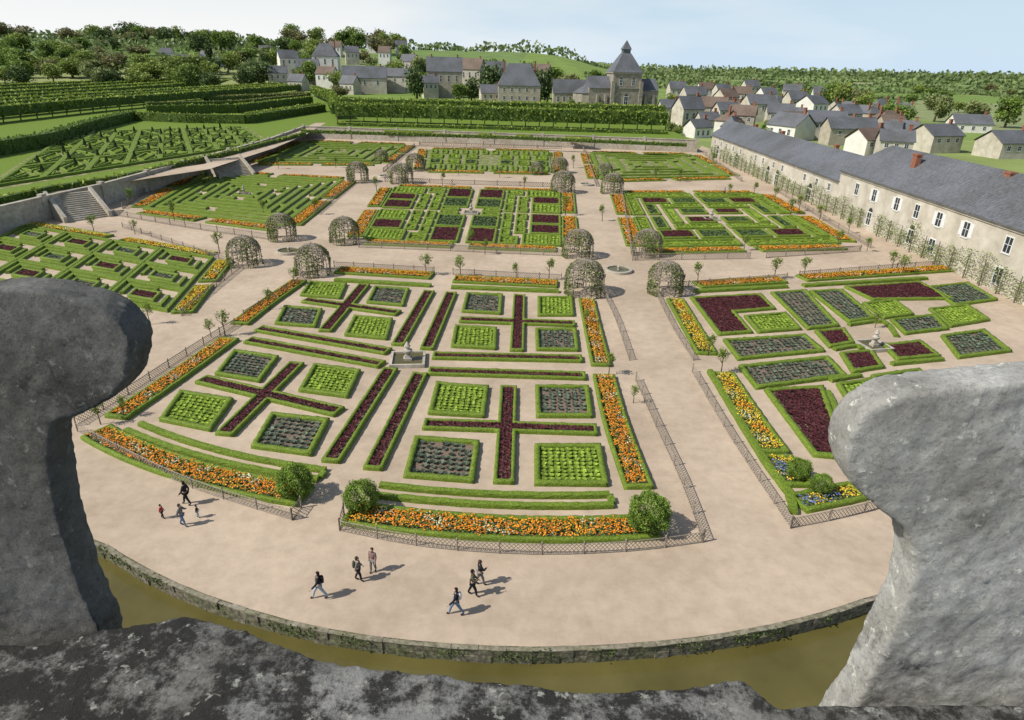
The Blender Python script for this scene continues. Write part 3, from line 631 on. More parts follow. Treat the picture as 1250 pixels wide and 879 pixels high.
# ================================================================ fountains
def round_basin(u,v,rpx):
    p=P(u,v); r=rpx*depth(p)/F; T=thing('round_basin','round stone basin with water at a path crossing','basin',p,'round basins at the path crossings')
    mb=MB(); mb.lathe((0,0,0),[(r,0),(r,0.28),(r*0.98,0.34),(r*0.82,0.34),(r*0.80,0.3),(r*0.8,0.05)],32); part('stone_rim',mb.me('stone_rim',M['stone'],(0,0,0)),T)
    mb=MB(); mb.add([(r*0.81*math.cos(i*math.pi/16),r*0.81*math.sin(i*math.pi/16),0.2) for i in range(32)],[tuple(range(32))]); part('water',mb.me('water',M['water']),T)
    mb=MB(); mb.lathe((0,0,0),[(0.16*r,0),(0.1*r,0.2),(0.08*r,0.5),(0.14*r,0.6),(0.05*r,0.72),(0.0,0.8)],14); part('nozzle',mb.me('nozzle',M['stone'],(0,0,0),True),T)
for s in [(353,308,16),(755,331,17),(716,226,9),(470,216,8)]: round_basin(*s)
def fountain(u,v,wpx,ang=0):
    p=P(u,v); s=wpx*depth(p)/F/2; T=thing('stone_fountain','square stone basin with a carved pedestal fountain','fountain',p,'carved fountains in the middle of parterres'); T.rotation_euler=(0,0,ang)
    mb=MB(); t=0.14*s
    for x,y,sx,sy in ((0,-s+t/2,2*s,t),(0,s-t/2,2*s,t),(-s+t/2,0,t,2*s-2*t),(s-t/2,0,t,2*s-2*t)): mb.box((x,y,0),(sx,sy,0.35))
    part('basin',mb.me('basin',M['stone']),T)
    k=s-t; mb=MB(); mb.add([(-k,-k,.18),(k,-k,.18),(k,k,.18),(-k,k,.18)],[(0,1,2,3)]); part('water',mb.me('water',M['water']),T)
    q=s*0.8; mb=MB(); mb.box((0,0,0.0),(0.6*q,0.6*q,0.4)); mb.box((0,0,0.4),(0.45*q,0.45*q,0.3),0,0,0.8)
    mb.lathe((0,0,0.7),[(0.16*q,0),(0.2*q,0.1),(0.34*q,0.25),(0.36*q,0.4),(0.22*q,0.45),(0.15*q,0.6),(0.24*q,0.75),(0.16*q,0.9),(0.1*q,1.05),(0.02,1.2)],14); part('carved_pedestal',mb.me('carved_pedestal',M['stone']),T)
fountain(498,441,42,0.1); fountain(575,261,18,0); fountain(298,238,14,0.2); fountain(868,268,18,0); fountain(1066,424,32,0.2)

# ================================================================ retaining walls, terrace, stairs
tz=3.0
tp=[(p.x,p.y,tz) for p in WL+FL[1:]]+[(FL[-1].x+1,410,tz),(-420,410,tz),(-420,WL[0].y,tz)]
structure('terrace',tp,[tuple(range(len(tp)))],M['lawn'])
def wall(pts,z0,h,name,label,th=0.5,mat='stone',pier=12):
    mb=MB(); o=pts[len(pts)//2]; o=Vector((o.x,o.y,z0))
    for a,b in zip(pts,pts[1:]):
        d=(b-a); L=d.length; yaw=math.atan2(d.y,d.x); c=(a+b)/2
        mb.box((c.x,c.y,z0-0.1),(L,th,h+0.1),yaw); mb.box((c.x,c.y,z0+h+0.003),(L,th+0.25,0.2),yaw)
        for i in range(int(L/pier)+1):
            p=a+d*(i*pier/L); mb.box((p.x,p.y,z0-0.05),(0.9,th+0.35,h+0.6),yaw)
    return thing(name,label,'wall',o,None,mb.me(name,M[mat],o))
wall([p-Vector((0,0.25,0)) for p in WL],0,3.5,'retaining_wall','pale stone retaining wall below the raised garden',0.5,'stone',14)
wall([p-Vector((0,0.25,0)) for p in FL],0,3.6,'retaining_wall','long pale stone wall with piers closing the garden',0.5,'stone',16)
def stairs(u,v,wm,yaw,n=14,k=1.0):
    p=P(u,v); T=thing('stone_staircase','broad pale stone steps climbing to the raised garden','stairs',p,'stairs to the raised garden'); T.rotation_euler=(0,0,yaw)
    mb=MB(); tr=0.42*k
    for i in range(n): mb.box((0,(i+0.5)*tr,0),(wm,tr-0.004,(i+1)*(tz+.4)/n))
    part('steps',mb.me('steps',M['stone']),T)
    for s in (-1,1):
        mb=MB(); x=s*(wm/2+0.25); V=[(x-.25,-.3,0),(x+.25,-.3,0),(x+.25,n*tr,0),(x-.25,n*tr,0),(x-.25,-.3,0.9),(x+.25,-.3,0.9),(x+.25,n*tr,tz+1.1),(x-.25,n*tr,tz+1.1)]
        mb.add(V,[(4,5,6,7),(0,1,5,4),(1,2,6,5),(2,3,7,6),(3,0,4,7)])
        part('side_wall',mb.me('side_wall',M['stone']),T)
stairs(108,268,6,0.9); stairs(290,217,7,0.75,14,1.2)

# raised garden: clipped box patterns
Mu=Patch((86,163),(296,156),(325,175),(-10,230),tz); Mu.under(0.03)
structure('terrace_path',[tuple(P(u,v,tz+0.016)) for u,v in [(-60,258),(60,236),(255,206.5),(334,181),(374,164),(398,150),(385,150),(362,160),(326,176),(250,200),(60,229),(-60,248)]],[tuple(range(12))],M['gravel'])
nj,ni=4,8
for j in range(nj):
    for i in range(ni):
        x=i/ni+0.004;y=j/nj+0.006;w_,h_=1/ni-0.008,1/nj-0.012
        f=lambda a,b: (x+a*w_,y+b*h_)
        Mu.frame(x,y,x+w_,y+h_,0.9,0.5)
        if (i+j)%2: # four triangles around a cross
            for tri in ([(.1,.14),(.9,.14),(.5,.42)],[(.1,.86),(.9,.86),(.5,.58)],[(.08,.2),(.42,.5),(.08,.8)],[(.92,.2),(.58,.5),(.92,.8)]): Mu.poly([f(*t) for t in tri],'lawn' if j%2 else 'dark',0.6,0.5)
        else: # nested lozenge and corner hearts
            Mu.poly([f(.5,.12),f(.85,.5),f(.5,.88),f(.15,.5)],'lawn',0.8,0.5)
            for cx,cy in ((.1,.12),(.9,.12),(.9,.88),(.1,.88)):
                sx_=1 if cx<.5 else -1; sy_=1 if cy<.5 else -1; Mu.poly([f(cx,cy),f(cx+.24*sx_,cy),f(cx,cy+.24*sy_)],'dark',0.6,0.5)
n=700; z=NR.rand(n)**0.8; a=NR.rand(n)*6.28; r=0.28*(1-z)**0.6+0.02; pts=np.stack([r*np.cos(a),r*np.sin(a),z],1)
V,Fs,Cc=leaves(pts,0.06,np.array([[0.06,0.09,0.03]])*NR.uniform(0.5,1.8,(n,1))); CONE=mesh('clipped_yew',V,Fs,M['leaf'],(0,0,0),None,Cc)
for j in range(6):
    for i in range(9):
        q=Mu((i+.5+.5*(j%2))/10,(j+.5)/6.2); T=thing('clipped_yew','small dark cone-shaped clipped yew between box patterns','topiary',(q[0],q[1],tz),'clipped yew cones',CONE); T.scale=(1.4,1.4,R.uniform(1.5,2.2))
def green_wall(px,w,h,z0=tz,trunks=0,c=((0.09,0.135,0.02),(0.25,0.33,0.05)),label='tall clipped lime hedge on the raised terrace',leaf=0.35,dens=2.2,name='lime_hedge',raw=None):
    pts=raw or [P(u,v,z0) for u,v in px]; o=pts[len(pts)//2].copy(); T=thing(name,label,'hedge',o,'tall clipped hedges and lime alleys')
    zb=trunks; mb=MB(); lv=[];lc=[]; c0=np.array(c[0]);c1=np.array(c[1])
    for a,b in zip(pts,pts[1:]):
        d=b-a; L=d.length; yaw=math.atan2(d.y,d.x); m_=(a+b)/2; mb.box((m_.x,m_.y,z0+zb),(L,w*0.86,(h-zb)*0.95),yaw)
        e=d.normalized(); q=Vector((-e.y,e.x,0)); n=int(L*((h-zb)*2+w)*dens)
        n=min(n,9000)
        for i in range(n):
            s=R.random()*L; f=R.random()*((h-zb)*2+w)
            wob=0.12*math.sin(s*0.9)+0.1*math.sin(s*2.3+1)
            if f<h-zb: off=-w/2;z=zb+f
            elif f<h-zb+w: off=-w/2+(f-h+zb);z=h+wob
            else: off=w/2;z=zb+(f-h+zb-w)
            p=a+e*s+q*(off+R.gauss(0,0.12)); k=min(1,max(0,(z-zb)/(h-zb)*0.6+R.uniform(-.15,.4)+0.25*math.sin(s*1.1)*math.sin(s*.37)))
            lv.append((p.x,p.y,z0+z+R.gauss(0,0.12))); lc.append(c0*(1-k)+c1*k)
    part('clipped_mass',mb.me('clipped_mass',M['hedge2'],o),T)
    V,Fs,Cc=leaves(np.array(lv),leaf*NR.uniform(.7,1.2,len(lv)),np.array(lc)); part('foliage',mesh('foliage',V,Fs,M['leaf'],o,None,Cc),T,'stuff')
    if trunks:
        tm=MB(); tm.tube([(0,0,-0.1),(0,0,trunks+0.4)],[0.22,0.14],6); tme=tm.me('trunk',M['bark'])
        L=sum((b-a).length for a,b in zip(pts,pts[1:])); k=min(38,int(L/5)); tot=0
        for i in range(k+1):
            s=L*i/k
            for a,b in zip(pts,pts[1:]):
                l=(b-a).length
                if s<=l+1e-6: part('trunk',tme,T,None,a.lerp(b,s/l)-o); break
                s-=l
YG=((0.12,0.165,0.022),(0.33,0.41,0.06))
BR=((0.11,0.11,0.035),(0.28,0.27,0.09))
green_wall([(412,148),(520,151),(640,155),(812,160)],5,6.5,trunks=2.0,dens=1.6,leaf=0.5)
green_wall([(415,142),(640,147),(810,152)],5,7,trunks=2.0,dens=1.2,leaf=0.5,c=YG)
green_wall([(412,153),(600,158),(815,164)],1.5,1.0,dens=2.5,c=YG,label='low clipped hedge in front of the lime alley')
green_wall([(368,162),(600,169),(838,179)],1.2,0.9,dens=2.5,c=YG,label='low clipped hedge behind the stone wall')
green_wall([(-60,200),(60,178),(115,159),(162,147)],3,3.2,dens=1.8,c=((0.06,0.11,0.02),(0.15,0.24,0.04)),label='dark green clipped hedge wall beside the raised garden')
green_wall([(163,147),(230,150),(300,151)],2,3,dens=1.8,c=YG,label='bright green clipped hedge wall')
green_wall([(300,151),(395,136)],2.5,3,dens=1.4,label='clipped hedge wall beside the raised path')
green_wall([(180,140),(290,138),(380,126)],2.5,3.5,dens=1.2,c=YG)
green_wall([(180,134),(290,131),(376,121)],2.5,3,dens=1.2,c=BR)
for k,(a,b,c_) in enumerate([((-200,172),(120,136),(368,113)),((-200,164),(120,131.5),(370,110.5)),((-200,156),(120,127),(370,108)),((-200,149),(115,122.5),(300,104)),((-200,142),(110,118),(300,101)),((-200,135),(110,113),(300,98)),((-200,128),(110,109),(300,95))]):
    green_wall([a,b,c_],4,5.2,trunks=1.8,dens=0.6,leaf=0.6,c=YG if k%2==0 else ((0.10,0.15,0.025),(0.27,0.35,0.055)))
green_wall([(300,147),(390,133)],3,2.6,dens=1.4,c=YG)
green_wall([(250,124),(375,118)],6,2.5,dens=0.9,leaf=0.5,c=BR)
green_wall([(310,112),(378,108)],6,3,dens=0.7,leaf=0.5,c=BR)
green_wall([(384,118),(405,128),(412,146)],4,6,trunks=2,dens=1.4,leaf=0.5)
green_wall([(-60,262),(60,234),(140,221),(285,188),(372,165)],1.2,0.9,dens=2.5,c=YG,label='low clipped hedge along the top of the wall')
for a,b in [((470,160),(530,162)),((585,164),(600,164.5)),((690,169),(722,170.5)),((540,161.5),(560,162.2)),((630,165.5),(650,166.2))]:
    bed_world(ribbon([P(*a,tz),P(*b,tz)],3),'orange',0.6,0.5,tz)

# ================================================================ long stable building
def window(T,o,c,w,h,n,yaw,arch=False,shut=False,name='window'):
    e=Vector((math.cos(yaw),math.sin(yaw),0)); nn=n; mb=MB()
    def slab(x0,x1,z0,z1,d0,mi):
        V=[c+e*x+Vector((0,0,z))+nn*d for d in (-0.05,d0) for x,z in ((x0,z0),(x1,z0),(x1,z1),(x0,z1))]
        mb.add(V,[(4,5,6,7),(0,1,5,4),(1,2,6,5),(2,3,7,6),(3,0,4,7)],mi)
    f=0.12*w
    slab(-w/2,w/2,0,h,0.03,0)
    slab(-w/2-f,-w/2,-0.05,h+f,0.08,1); slab(w/2,w/2+f,-0.05,h+f,0.08,1); slab(-w/2,w/2,h,h+f,0.075,1); slab(-w/2-f,w/2+f,-0.2,-0.05,0.12,1)
    slab(-0.03*w,0.03*w,0,h,0.055,1); slab(-w/2,-0.03*w,h*.5,h*.53,0.05,1); slab(0.03*w,w/2,h*.5,h*.53,0.05,1)
    if arch:
        k=8; V=[c+e*(w/2*math.cos(math.pi*i/k))+Vector((0,0,h+f+w/2*math.sin(math.pi*i/k)))+nn*0.03 for i in range(k+1)]; mb.add(V,[tuple(range(k+1))],0)
    if shut:
        slab(-w-f,-w/2-f,0,h,0.06,1); slab(w/2+f,w+f,0,h,0.06,1)
    part(name,mb.me(name,[M['glass'],M['shutter']],o),T)
def block(x0,x1,y0,y1,hw,hr,name,label,hip=False,roof='slate',wallm='cream'):
    o=Vector(((x0+x1)/2,(y0+y1)/2,0)); T=thing(name,label,'building',o)
    mb=MB(); mb.box((o.x,o.y,-0.3),(x1-x0,y1-y0,hw+0.3)); 
    xm=(x0+x1)/2
    if not hip: mb.add([(x0,y0,hw),(x1,y0,hw),(xm,y0,hw+hr*0.97),(x0,y1,hw),(x1,y1,hw),(xm,y1,hw+hr*0.97)],[(0,1,2),(5,4,3)])
    mb.box((x0-0.06,o.y,hw-0.45),(0.25,y1-y0+0.2,0.4))
    part('wall',mb.me('wall',M[wallm],o),T)
    mb=MB(); e=0.5; i=(x1-x0)/2*0.6 if hip else -0.3
    V=[(x0-e,y0-0.4,hw-0.05),(x1+e,y0-0.4,hw-0.05),(x1+e,y1+0.4,hw-0.05),(x0-e,y1+0.4,hw-0.05),(xm,y0+i,hw+hr),(xm,y1-i,hw+hr)]
    V2=[(a,b,c+0.22) for a,b,c in V]; mb.add(V2,[(3,0,4,5)[::-1],(1,2,5,4)[::-1]]+([(0,1,4)[::-1],(2,3,5)[::-1]] if hip else []))
    mb.add(V,[(0,4,5,3)[::-1],(1,2,5,4)[::-1]]); mb.add([V[0],V[3],V2[3],V2[0]],[(0,1,2,3)]); mb.add([V[0],V[4],V2[4],V2[0]],[(0,1,2,3)]); mb.add([V[1],V[4],V2[4],V2[1]],[(0,1,2,3)]); 
    rf=part('roof',mb.me('roof',M[roof],o),T); return T,o,rf
ym=byc+26
T1,o1,r1=block(bx,bx+11,ym,by1,5.8,3.8,'stable_building','long cream stone range with slate roof beside the garden')
T2,o2,r2=block(bx-0.5,bx+11.5,by0,ym-0.01,7.8,4.6,'stone_house','taller cream stone range with slate roof and white shutters',True)
Wn=Vector((-1,0,0))
for i in range(14):
    y=ym+4+i*(by1-ym-8)/13
    if i not in (3,8): window(T1,o1,Vector((bx,y+R.uniform(-.6,.6),3.6)),1.0,1.2,Wn,-math.pi/2)
    if i in (1,4,5,9,12): window(T1,o1,Vector((bx,y+2.5,0.0)),1.8,2.4,Wn,-math.pi/2,True,name='door')
for i,y in enumerate([by0+4,by0+9,by0+17,by0+23,by0+28.5,by0+34,by0+41,by0+47]):
    window(T2,o2,Vector((bx-0.5,y,4.8)),1.2,1.8,Wn,-math.pi/2,False,i%3!=1)
    if i in (1,3,4,6): window(T2,o2,Vector((bx-0.5,y,1.0)),1.3,1.9,Wn,-math.pi/2,i%2==0)
def chimney(T,o,x,y,z,h=2.2,w=0.9,rf=None):
    mb=MB(); mb.box((x,y,z-1.5),(w,w*1.5,h+1.5)); mb.box((x,y,z+h),(w*1.2,w*1.75,0.25)); part('chimney',mb.me('chimney',M['brick'],o),rf or T)
for (x,y) in ((bx+3,byc+10),(bx+5,byc-8)): chimney(T2,o2,x,y,10.4,2.0,0.8,r2)
for y in (ym+20,ym+50,ym+70): chimney(T1,o1,bx+7,y,8.8,1.2,0.7,r1)
T3,o3,r3=block(bx+14,bx+26,byc+14,byc+44,6.0,3.8,'slate_roofed_wing','wide slate-roofed wing behind the stone range',True)
for i in range(int((by1-by0)/3.2)):
    y=by0+1.5+i*3.2; x=bx-0.95
    if abs((y-ym)%15)<1: continue
    mb=MB(); mb.tube([(0,0,0),(0,0,3.2)],[0.09,0.05],5)
    for z in (0.9,1.7,2.5): mb.tube([(0,-1.3,z+.1),(0,0,z),(0,1.3,z+.1)],0.035,4)
    T=thing('espalier_tree','espaliered climbing tree trained against the stone wall','tree',(x,y,0),'espaliers along the stable wall'); part('trunk',mb.me('trunk',M['bark']),T)
    n=260; pts=np.stack([NR.normal(size=n)*0.12,NR.normal(size=n)*0.95,0.3+NR.rand(n)*R.uniform(2.2,4.2)],1); V,Fs,Cc=leaves(pts,0.11,np.array([[0.22,0.28,0.10]])*NR.uniform(0.5,1.5,(n,1)))
    part('crown',mesh('crown',V,Fs,M['leaf'],(0,0,0),None,Cc),T)

# ================================================================ village
def house(u,vb,t,wp,hw,hr,yaw=0.1,wall='cream',roof='slate',dep=0.8,hip=False,nwin=3,label=None,chim=1,floors=1):
    p=Q(u,vb,t); s=t/F; w=wp*s; hW=hw*s; hR=hr*s; d=max(6.0,w*dep) if w*dep<14 else 14
    o=Vector(p); T=thing('village_house',label or ('village house with %s walls and a %s roof'%('whitewashed' if wall=='white' else 'cream stone','grey slate' if roof=='slate' else 'brown clay tile')),'house',o,'houses of the village'); T.rotation_euler=(0,0,yaw)
    mb=MB(); mb.box((0,0,-9),(w,d,hW+9))
    if not hip: mb.add([(-w/2,-d/2,hW),(-w/2,d/2,hW),(-w/2,0,hW+hR*.96),(w/2,-d/2,hW),(w/2,d/2,hW),(w/2,0,hW+hR*.96)],[(1,0,2),(3,4,5)])
    part('wall',mb.me('wall',M[wall]),T)
    mb=MB(); e=0.4; i=d*0.4 if hip else -e; th=0.25
    A=[(-w/2-e,-d/2-e,hW-.1),(w/2+e,-d/2-e,hW-.1),(w/2+e,d/2+e,hW-.1),(-w/2-e,d/2+e,hW-.1),(-w/2+i,0,hW+hR),(w/2-i,0,hW+hR)]
    Bq=[(a,b,c+th) for a,b,c in A]
    for S in (Bq,A): mb.add(S,[(0,1,5,4),(2,3,4,5)]+([(3,0,4),(1,2,5)] if hip else []))
    mb.add([A[0],A[1],Bq[1],Bq[0]],[(0,1,2,3)]); 
    if not hip:
        mb.add([A[0],A[4],Bq[4],Bq[0]],[(0,1,2,3)]); mb.add([A[1],A[5],Bq[5],Bq[1]],[(0,1,2,3)])
    rf=part('roof',mb.me('roof',M[roof]),T)
    for k in range(chim):
        x=(w*0.38 if k==0 else -w*0.36); mb=MB(); mb.box((x,0,hW+hR*0.5),(0.9,0.7,hR*0.5+1.4)); mb.box((x,0,hW+hR+1.4),(1.1,0.9,0.2)); part('chimney',mb.me('chimney',M['brick']),rf)
    oo=Vector((0,0,0))
    for f in range(floors):
        for k in range(nwin):
            x=(-0.5+(k+0.5)/nwin)*w*0.9; z=hW*(f+0.3)/floors
            window(T,oo,Vector((x,-d/2,z)),min(1.2,w/nwin*0.35),hW/floors*0.45,Vector((0,-1,0)),0)
for a in [(232,84,560,34,8,8,0.3,'white','slate',.5),(258,80,600,22,8,8,-.2,'white','slate'),(300,78,640,16,6,6,0,'cream','tile'),(277,58,760,14,7,7,.2,'cream','tile'),(205,72,640,14,6,6,.2,'white','slate'),(325,70,680,14,6,7,.2,'white','slate'),
 (352,80,540,22,8,9,.5,'white','slate'),(377,92,500,26,9,9,.2,'cream','slate'),(399,82,520,30,12,14,.1,'white','slate',.8,True),(400,100,470,22,9,8,-.2,'white','tile'),(340,98,480,22,8,8,.3,'cream','slate'),(365,108,450,20,8,8,-.3,'cream','slate'),
 (446,106,440,52,10,13,.15,'cream','slate',.4),(428,112,430,20,9,9,-.4,'cream','slate'),(470,72,640,14,7,7,0,'white','tile'),(455,60,760,12,6,6,0,'white','slate'),(430,72,640,16,7,7,.3,'cream','slate'),(410,64,700,14,6,6,0,'white','tile'),(490,64,740,14,6,7,.2,'cream','slate'),(500,84,560,18,8,8,-.3,'cream','slate'),
 (543,104,420,42,15,16,.1,'ochre','slate',.6,False,4,None,2),(577,98,440,26,12,12,-.3,'cream','tile'),(525,110,410,18,8,8,.3,'cream','slate'),(484,102,450,34,8,9,-.1,'cream','slate',.4),(605,96,470,24,9,10,.2,'cream','slate'),(660,98,470,22,9,9,-.2,'cream','tile')]: house(*a)
house(633,124,372,50,18,24,.05,'ochre','slate',.6,True,5,'tall manor house with steep slate roof and dormers',2,2)
house(598,122,380,24,8,9,.2,'cream','slate'); house(698,128,368,48,13,15,.08,'ochre','slate',.3,False,6,'long church outbuilding with slate roof beside the church',1)
# church
p=Q(758,138,352); s=352/F; T=thing('village_church','grey stone village church with square tower and slate spire','church',p); T.rotation_euler=(0,0,0.12)
mb=MB(); tw=34*s; th=45*s
mb.box((0,0,-6),(tw,tw,th+6)); mb.box((-tw/2-13*s,2,-6),(28*s,15,28*s+6)); mb.box((tw/2+11*s,1,-6),(24*s,14,26*s+6))
mb.box((0,0,th*0.62),(tw+0.7,tw+0.7,0.5)); mb.box((0,0,th-0.3),(tw+1,tw+1,0.6))
for x in (-tw/2,tw/2): mb.box((x,-tw/2,-6),(1.8,1.8,th*0.8+6))
for x in (-34*s,-24*s,24*s,34*s): mb.box((x,-6.4,-6),(1.2,1.8,21*s+6))
mb.lathe((-tw/2-27*s,2,-6),[(7,0),(7,22*s+6)],12)
part('wall',mb.me('wall',M['churchstone']),T)
mb=MB(); a=tw/2+0.6
V=[(x,y,z) for (r,z) in ((a,th+0.3),(a*0.90,th+3*s),(a*0.28,th+21*s)) for x,y in ((-r,-r),(r,-r),(r,r),(-r,r))]
mb.add(V,[(i*4+j,i*4+(j+1)%4,i*4+4+(j+1)%4,i*4+4+j) for i in range(2) for j in range(4)]+[(8,9,10,11)])
part('spire',mb.me('spire',M['slate']),T)
mb=MB(); V=[(x,y,z) for (r,z) in ((a*.24,th+21*s+.01),(a*.24,th+25*s),(a*.30,th+25.2*s),(0.05,th+35*s)) for x,y in ((-r,-r),(r,-r),(r,r),(-r,r))]
mb.add(V,[(i*4+j,i*4+(j+1)%4,i*4+4+(j+1)%4,i*4+4+j) for i in range(3) for j in range(4)])
part('belfry',mb.me('belfry',M['slate']),T)
for x0,x1,yy,w_,zz in ((-tw/2-27*s,-tw/2,2,8.0,28*s),(tw/2-0.2,tw/2+23*s,1,7.5,26*s)):
    z0=zz; z1=zz+13*s; mb=MB(); mb.add([(x0,yy-w_,z0),(x1,yy-w_,z0),(x1,yy,z1),(x0,yy,z1),(x1,yy+w_,z0),(x0,yy+w_,z0)],[(0,1,2,3),(3,2,4,5),(0,3,5),(1,4,2)]); part('roof',mb.me('roof',M['slate']),T)
mb=MB(); mb.lathe((-tw/2-27*s,2,22*s),[(7.5,0),(0.05,10*s)],12); part('roof',mb.me('roof',M['slate']),T)
for x in (-tw*0.22,tw*0.22): window(T,Vector((0,0,0)),Vector((x,-tw/2,th*0.70)),1.5,2.6,Vector((0,-1,0)),0,True)
for x in (-30*s,-21*s,22*s,30*s): window(T,Vector((0,0,0)),Vector((x,-5.5 if x<0 else -6.0,2.5)),1.3,3.0,Vector((0,-1,0)),0,True)
window(T,Vector((0,0,0)),Vector((0,-tw/2,4)),2,4.5,Vector((0,-1,0)),0,True)
RV=[(838,150,300,30,16,14,.4,'cream','slate'),(815,142,330,22,10,9,0.1,'cream','slate'),(850,168,250,26,12,9,.5,'white','slate'),(868,140,320,34,9,11,-.3,'ochre','tile'),(845,124,400,26,8,9,.2,'cream','slate'),(862,156,280,24,9,9,.2,'cream','slate'),
 (885,128,380,24,9,9,.5,'cream','tile'),(905,150,270,30,9,11,-.4,'ochre','tile'),(925,136,330,34,9,10,.1,'cream','slate'),(950,146,300,30,8,10,-.2,'cream','slate'),(968,158,260,34,9,11,.3,'ochre','tile'),(885,143,300,26,8,9,.2,'cream','slate'),
 (935,122,420,20,7,7,.3,'white','slate'),(990,136,350,30,9,9,.6,'white','slate'),(1005,158,255,44,9,12,-.1,'cream','slate'),(1035,166,235,60,9,12,.1,'ochre','slate',.4),(1058,180,200,40,10,12,.4,'white','tile'),(1090,182,190,36,10,12,-.3,'cream','slate'),(905,122,420,20,7,8,-.2,'cream','tile'),(880,118,440,18,7,7,.3,'cream','slate'),(970,130,380,24,8,9,.2,'cream','slate'),(1030,148,290,30,9,10,.3,'cream','slate'),
 (1000,122,430,18,7,8,-.2,'white','slate'),(1085,160,260,28,8,10,.1,'ochre','tile'),(1140,175,220,46,10,12,.3,'cream','slate'),(1180,160,300,40,9,10,-.2,'white','slate'),(1225,185,210,50,11,13,.2,'cream','slate'),(860,116,450,18,7,7,.1,'white','tile'),(915,112,480,18,6,7,.2,'cream','slate'),(965,118,450,20,7,7,-.3,'cream','slate'),(825,116,440,20,7,8,.1,'cream','slate')]
for a in RV: house(*a)
for i in range(34):
    t=R.uniform(230,440); u=R.uniform(835,1110)
    vv=439.5-F*((math.sin(pit)-H/t)/math.cos(pit))+ (u-625)*math.tan(rol)
    house(u,vv-2,t,R.uniform(16,44)*270/t,R.uniform(6,12)*270/t*1.1,R.uniform(7,13)*270/t,R.uniform(-1.2,1.2),R.choice(['cream','ochre','ochre','white']),R.choice(['slate','slate','slate','tile']),R.uniform(.4,.8),R.random()<0.3,R.choice([2,3]),None,R.choice([1,1,2]))

# ================================================================ background trees
def tb(u,t,hpx,wpx,kind='big',z=None,idx=None,vb=None):
    d=ray(u,110); p=C+d*(t); x,y=p.x,p.y; zz=terrain(x,y) if vb is None else Q(u,vb,t).z
    s=t/F; tree(Vector((x,y,zz-0.3)),hpx*s,wpx*s/2,kind,R.choice(['leafy green deciduous tree in fresh spring leaf','rounded broadleaf tree with light and dark foliage']) if kind=='big' else 'tall narrow dark green conifer',idx=idx)
for i in range(95):
    u=R.uniform(-30,500); t=R.uniform(520,980); tb(u,t,R.uniform(14,26),R.uniform(16,34))
for i in range(44):
    u=R.uniform(-60,330); t=R.uniform(430,560); tb(u,t,R.uniform(18,30),R.uniform(22,36))
for i in range(22):
    u=R.uniform(330,740); t=R.uniform(430,560); tb(u,t,R.uniform(18,30),R.uniform(20,32))
for u,t,h,w,k in [(508,395,42,24,'big'),(262,560,40,22,'pop'),(328,520,34,24,'pop'),(575,392,30,26,'big'),(660,385,42,30,'big'),(690,440,34,34,'big'),(735,440,26,26,'big'),(602,430,40,34,'big'),(415,400,18,24,'big'),(790,390,26,18,'big'),(700,345,14,14,'big'),(560,385,22,24,'big'),(640,420,46,30,'big'),(668,395,40,22,'pop')]:
    tb(u,t,h,w,k,idx=2 if (k=='big' and h>38) else None)
for i in range(18):
    u=R.uniform(980,1260); t=R.uniform(430,900); tb(u,t,R.uniform(10,18),R.uniform(14,24))
for i in range(48):
    u=R.uniform(820,1130); t=R.uniform(240,470); tb(u,t,R.uniform(9,16)*300/t,R.uniform(10,20)*300/t)
for u,t,h,w in [(1015,420,34,24),(1030,400,40,26),(1048,410,34,28),(1060,380,26,30),(1095,330,26,26),(985,440,24,24),(860,330,14,18),(1110,300,30,28),(945,380,18,20),(900,420,16,20),(1150,350,36,34),(1195,330,34,34),(1240,320,38,36),(820,400,20,18)]: tb(u,t,h,w)
lv=[];lc=[]
def wood(x0,y0,x1,y1,n,h,sz,dpt=30):
    b=0.85+0.4*R.random(); 
    for i in range(n):
        t=R.random(); x=x0+(x1-x0)*t+R.gauss(0,dpt*0.3); y=y0+(y1-y0)*t+R.gauss(0,dpt); hh=h*(0.7+0.25*math.sin(x*0.03+y0)+0.2*math.sin(x*0.11))
        f=R.random(); lv.append((x,y,terrain(x,y)+f*hh)); k=0.5*R.random()+0.5*f; lc.append(((0.08+0.13*k)*b,(0.12+0.15*k)*b,(0.05+0.05*k)*b))  # leaf colours paled a little, distance haze put into the base colour
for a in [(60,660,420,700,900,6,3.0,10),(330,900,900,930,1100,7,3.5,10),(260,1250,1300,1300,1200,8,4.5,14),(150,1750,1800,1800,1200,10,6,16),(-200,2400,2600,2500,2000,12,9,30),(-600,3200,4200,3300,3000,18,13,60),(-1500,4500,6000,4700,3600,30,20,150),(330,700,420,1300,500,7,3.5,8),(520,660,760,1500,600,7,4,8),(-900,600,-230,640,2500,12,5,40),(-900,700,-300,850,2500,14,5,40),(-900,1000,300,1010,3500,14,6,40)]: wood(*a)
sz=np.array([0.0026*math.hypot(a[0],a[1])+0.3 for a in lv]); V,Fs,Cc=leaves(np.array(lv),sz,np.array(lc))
thing('woodland','distant woods and hedgerows across the valley fields','woodland',(0,0,0),None,mesh('woodland',V,Fs,M['leaf'],(0,0,0),None,Cc),'stuff')

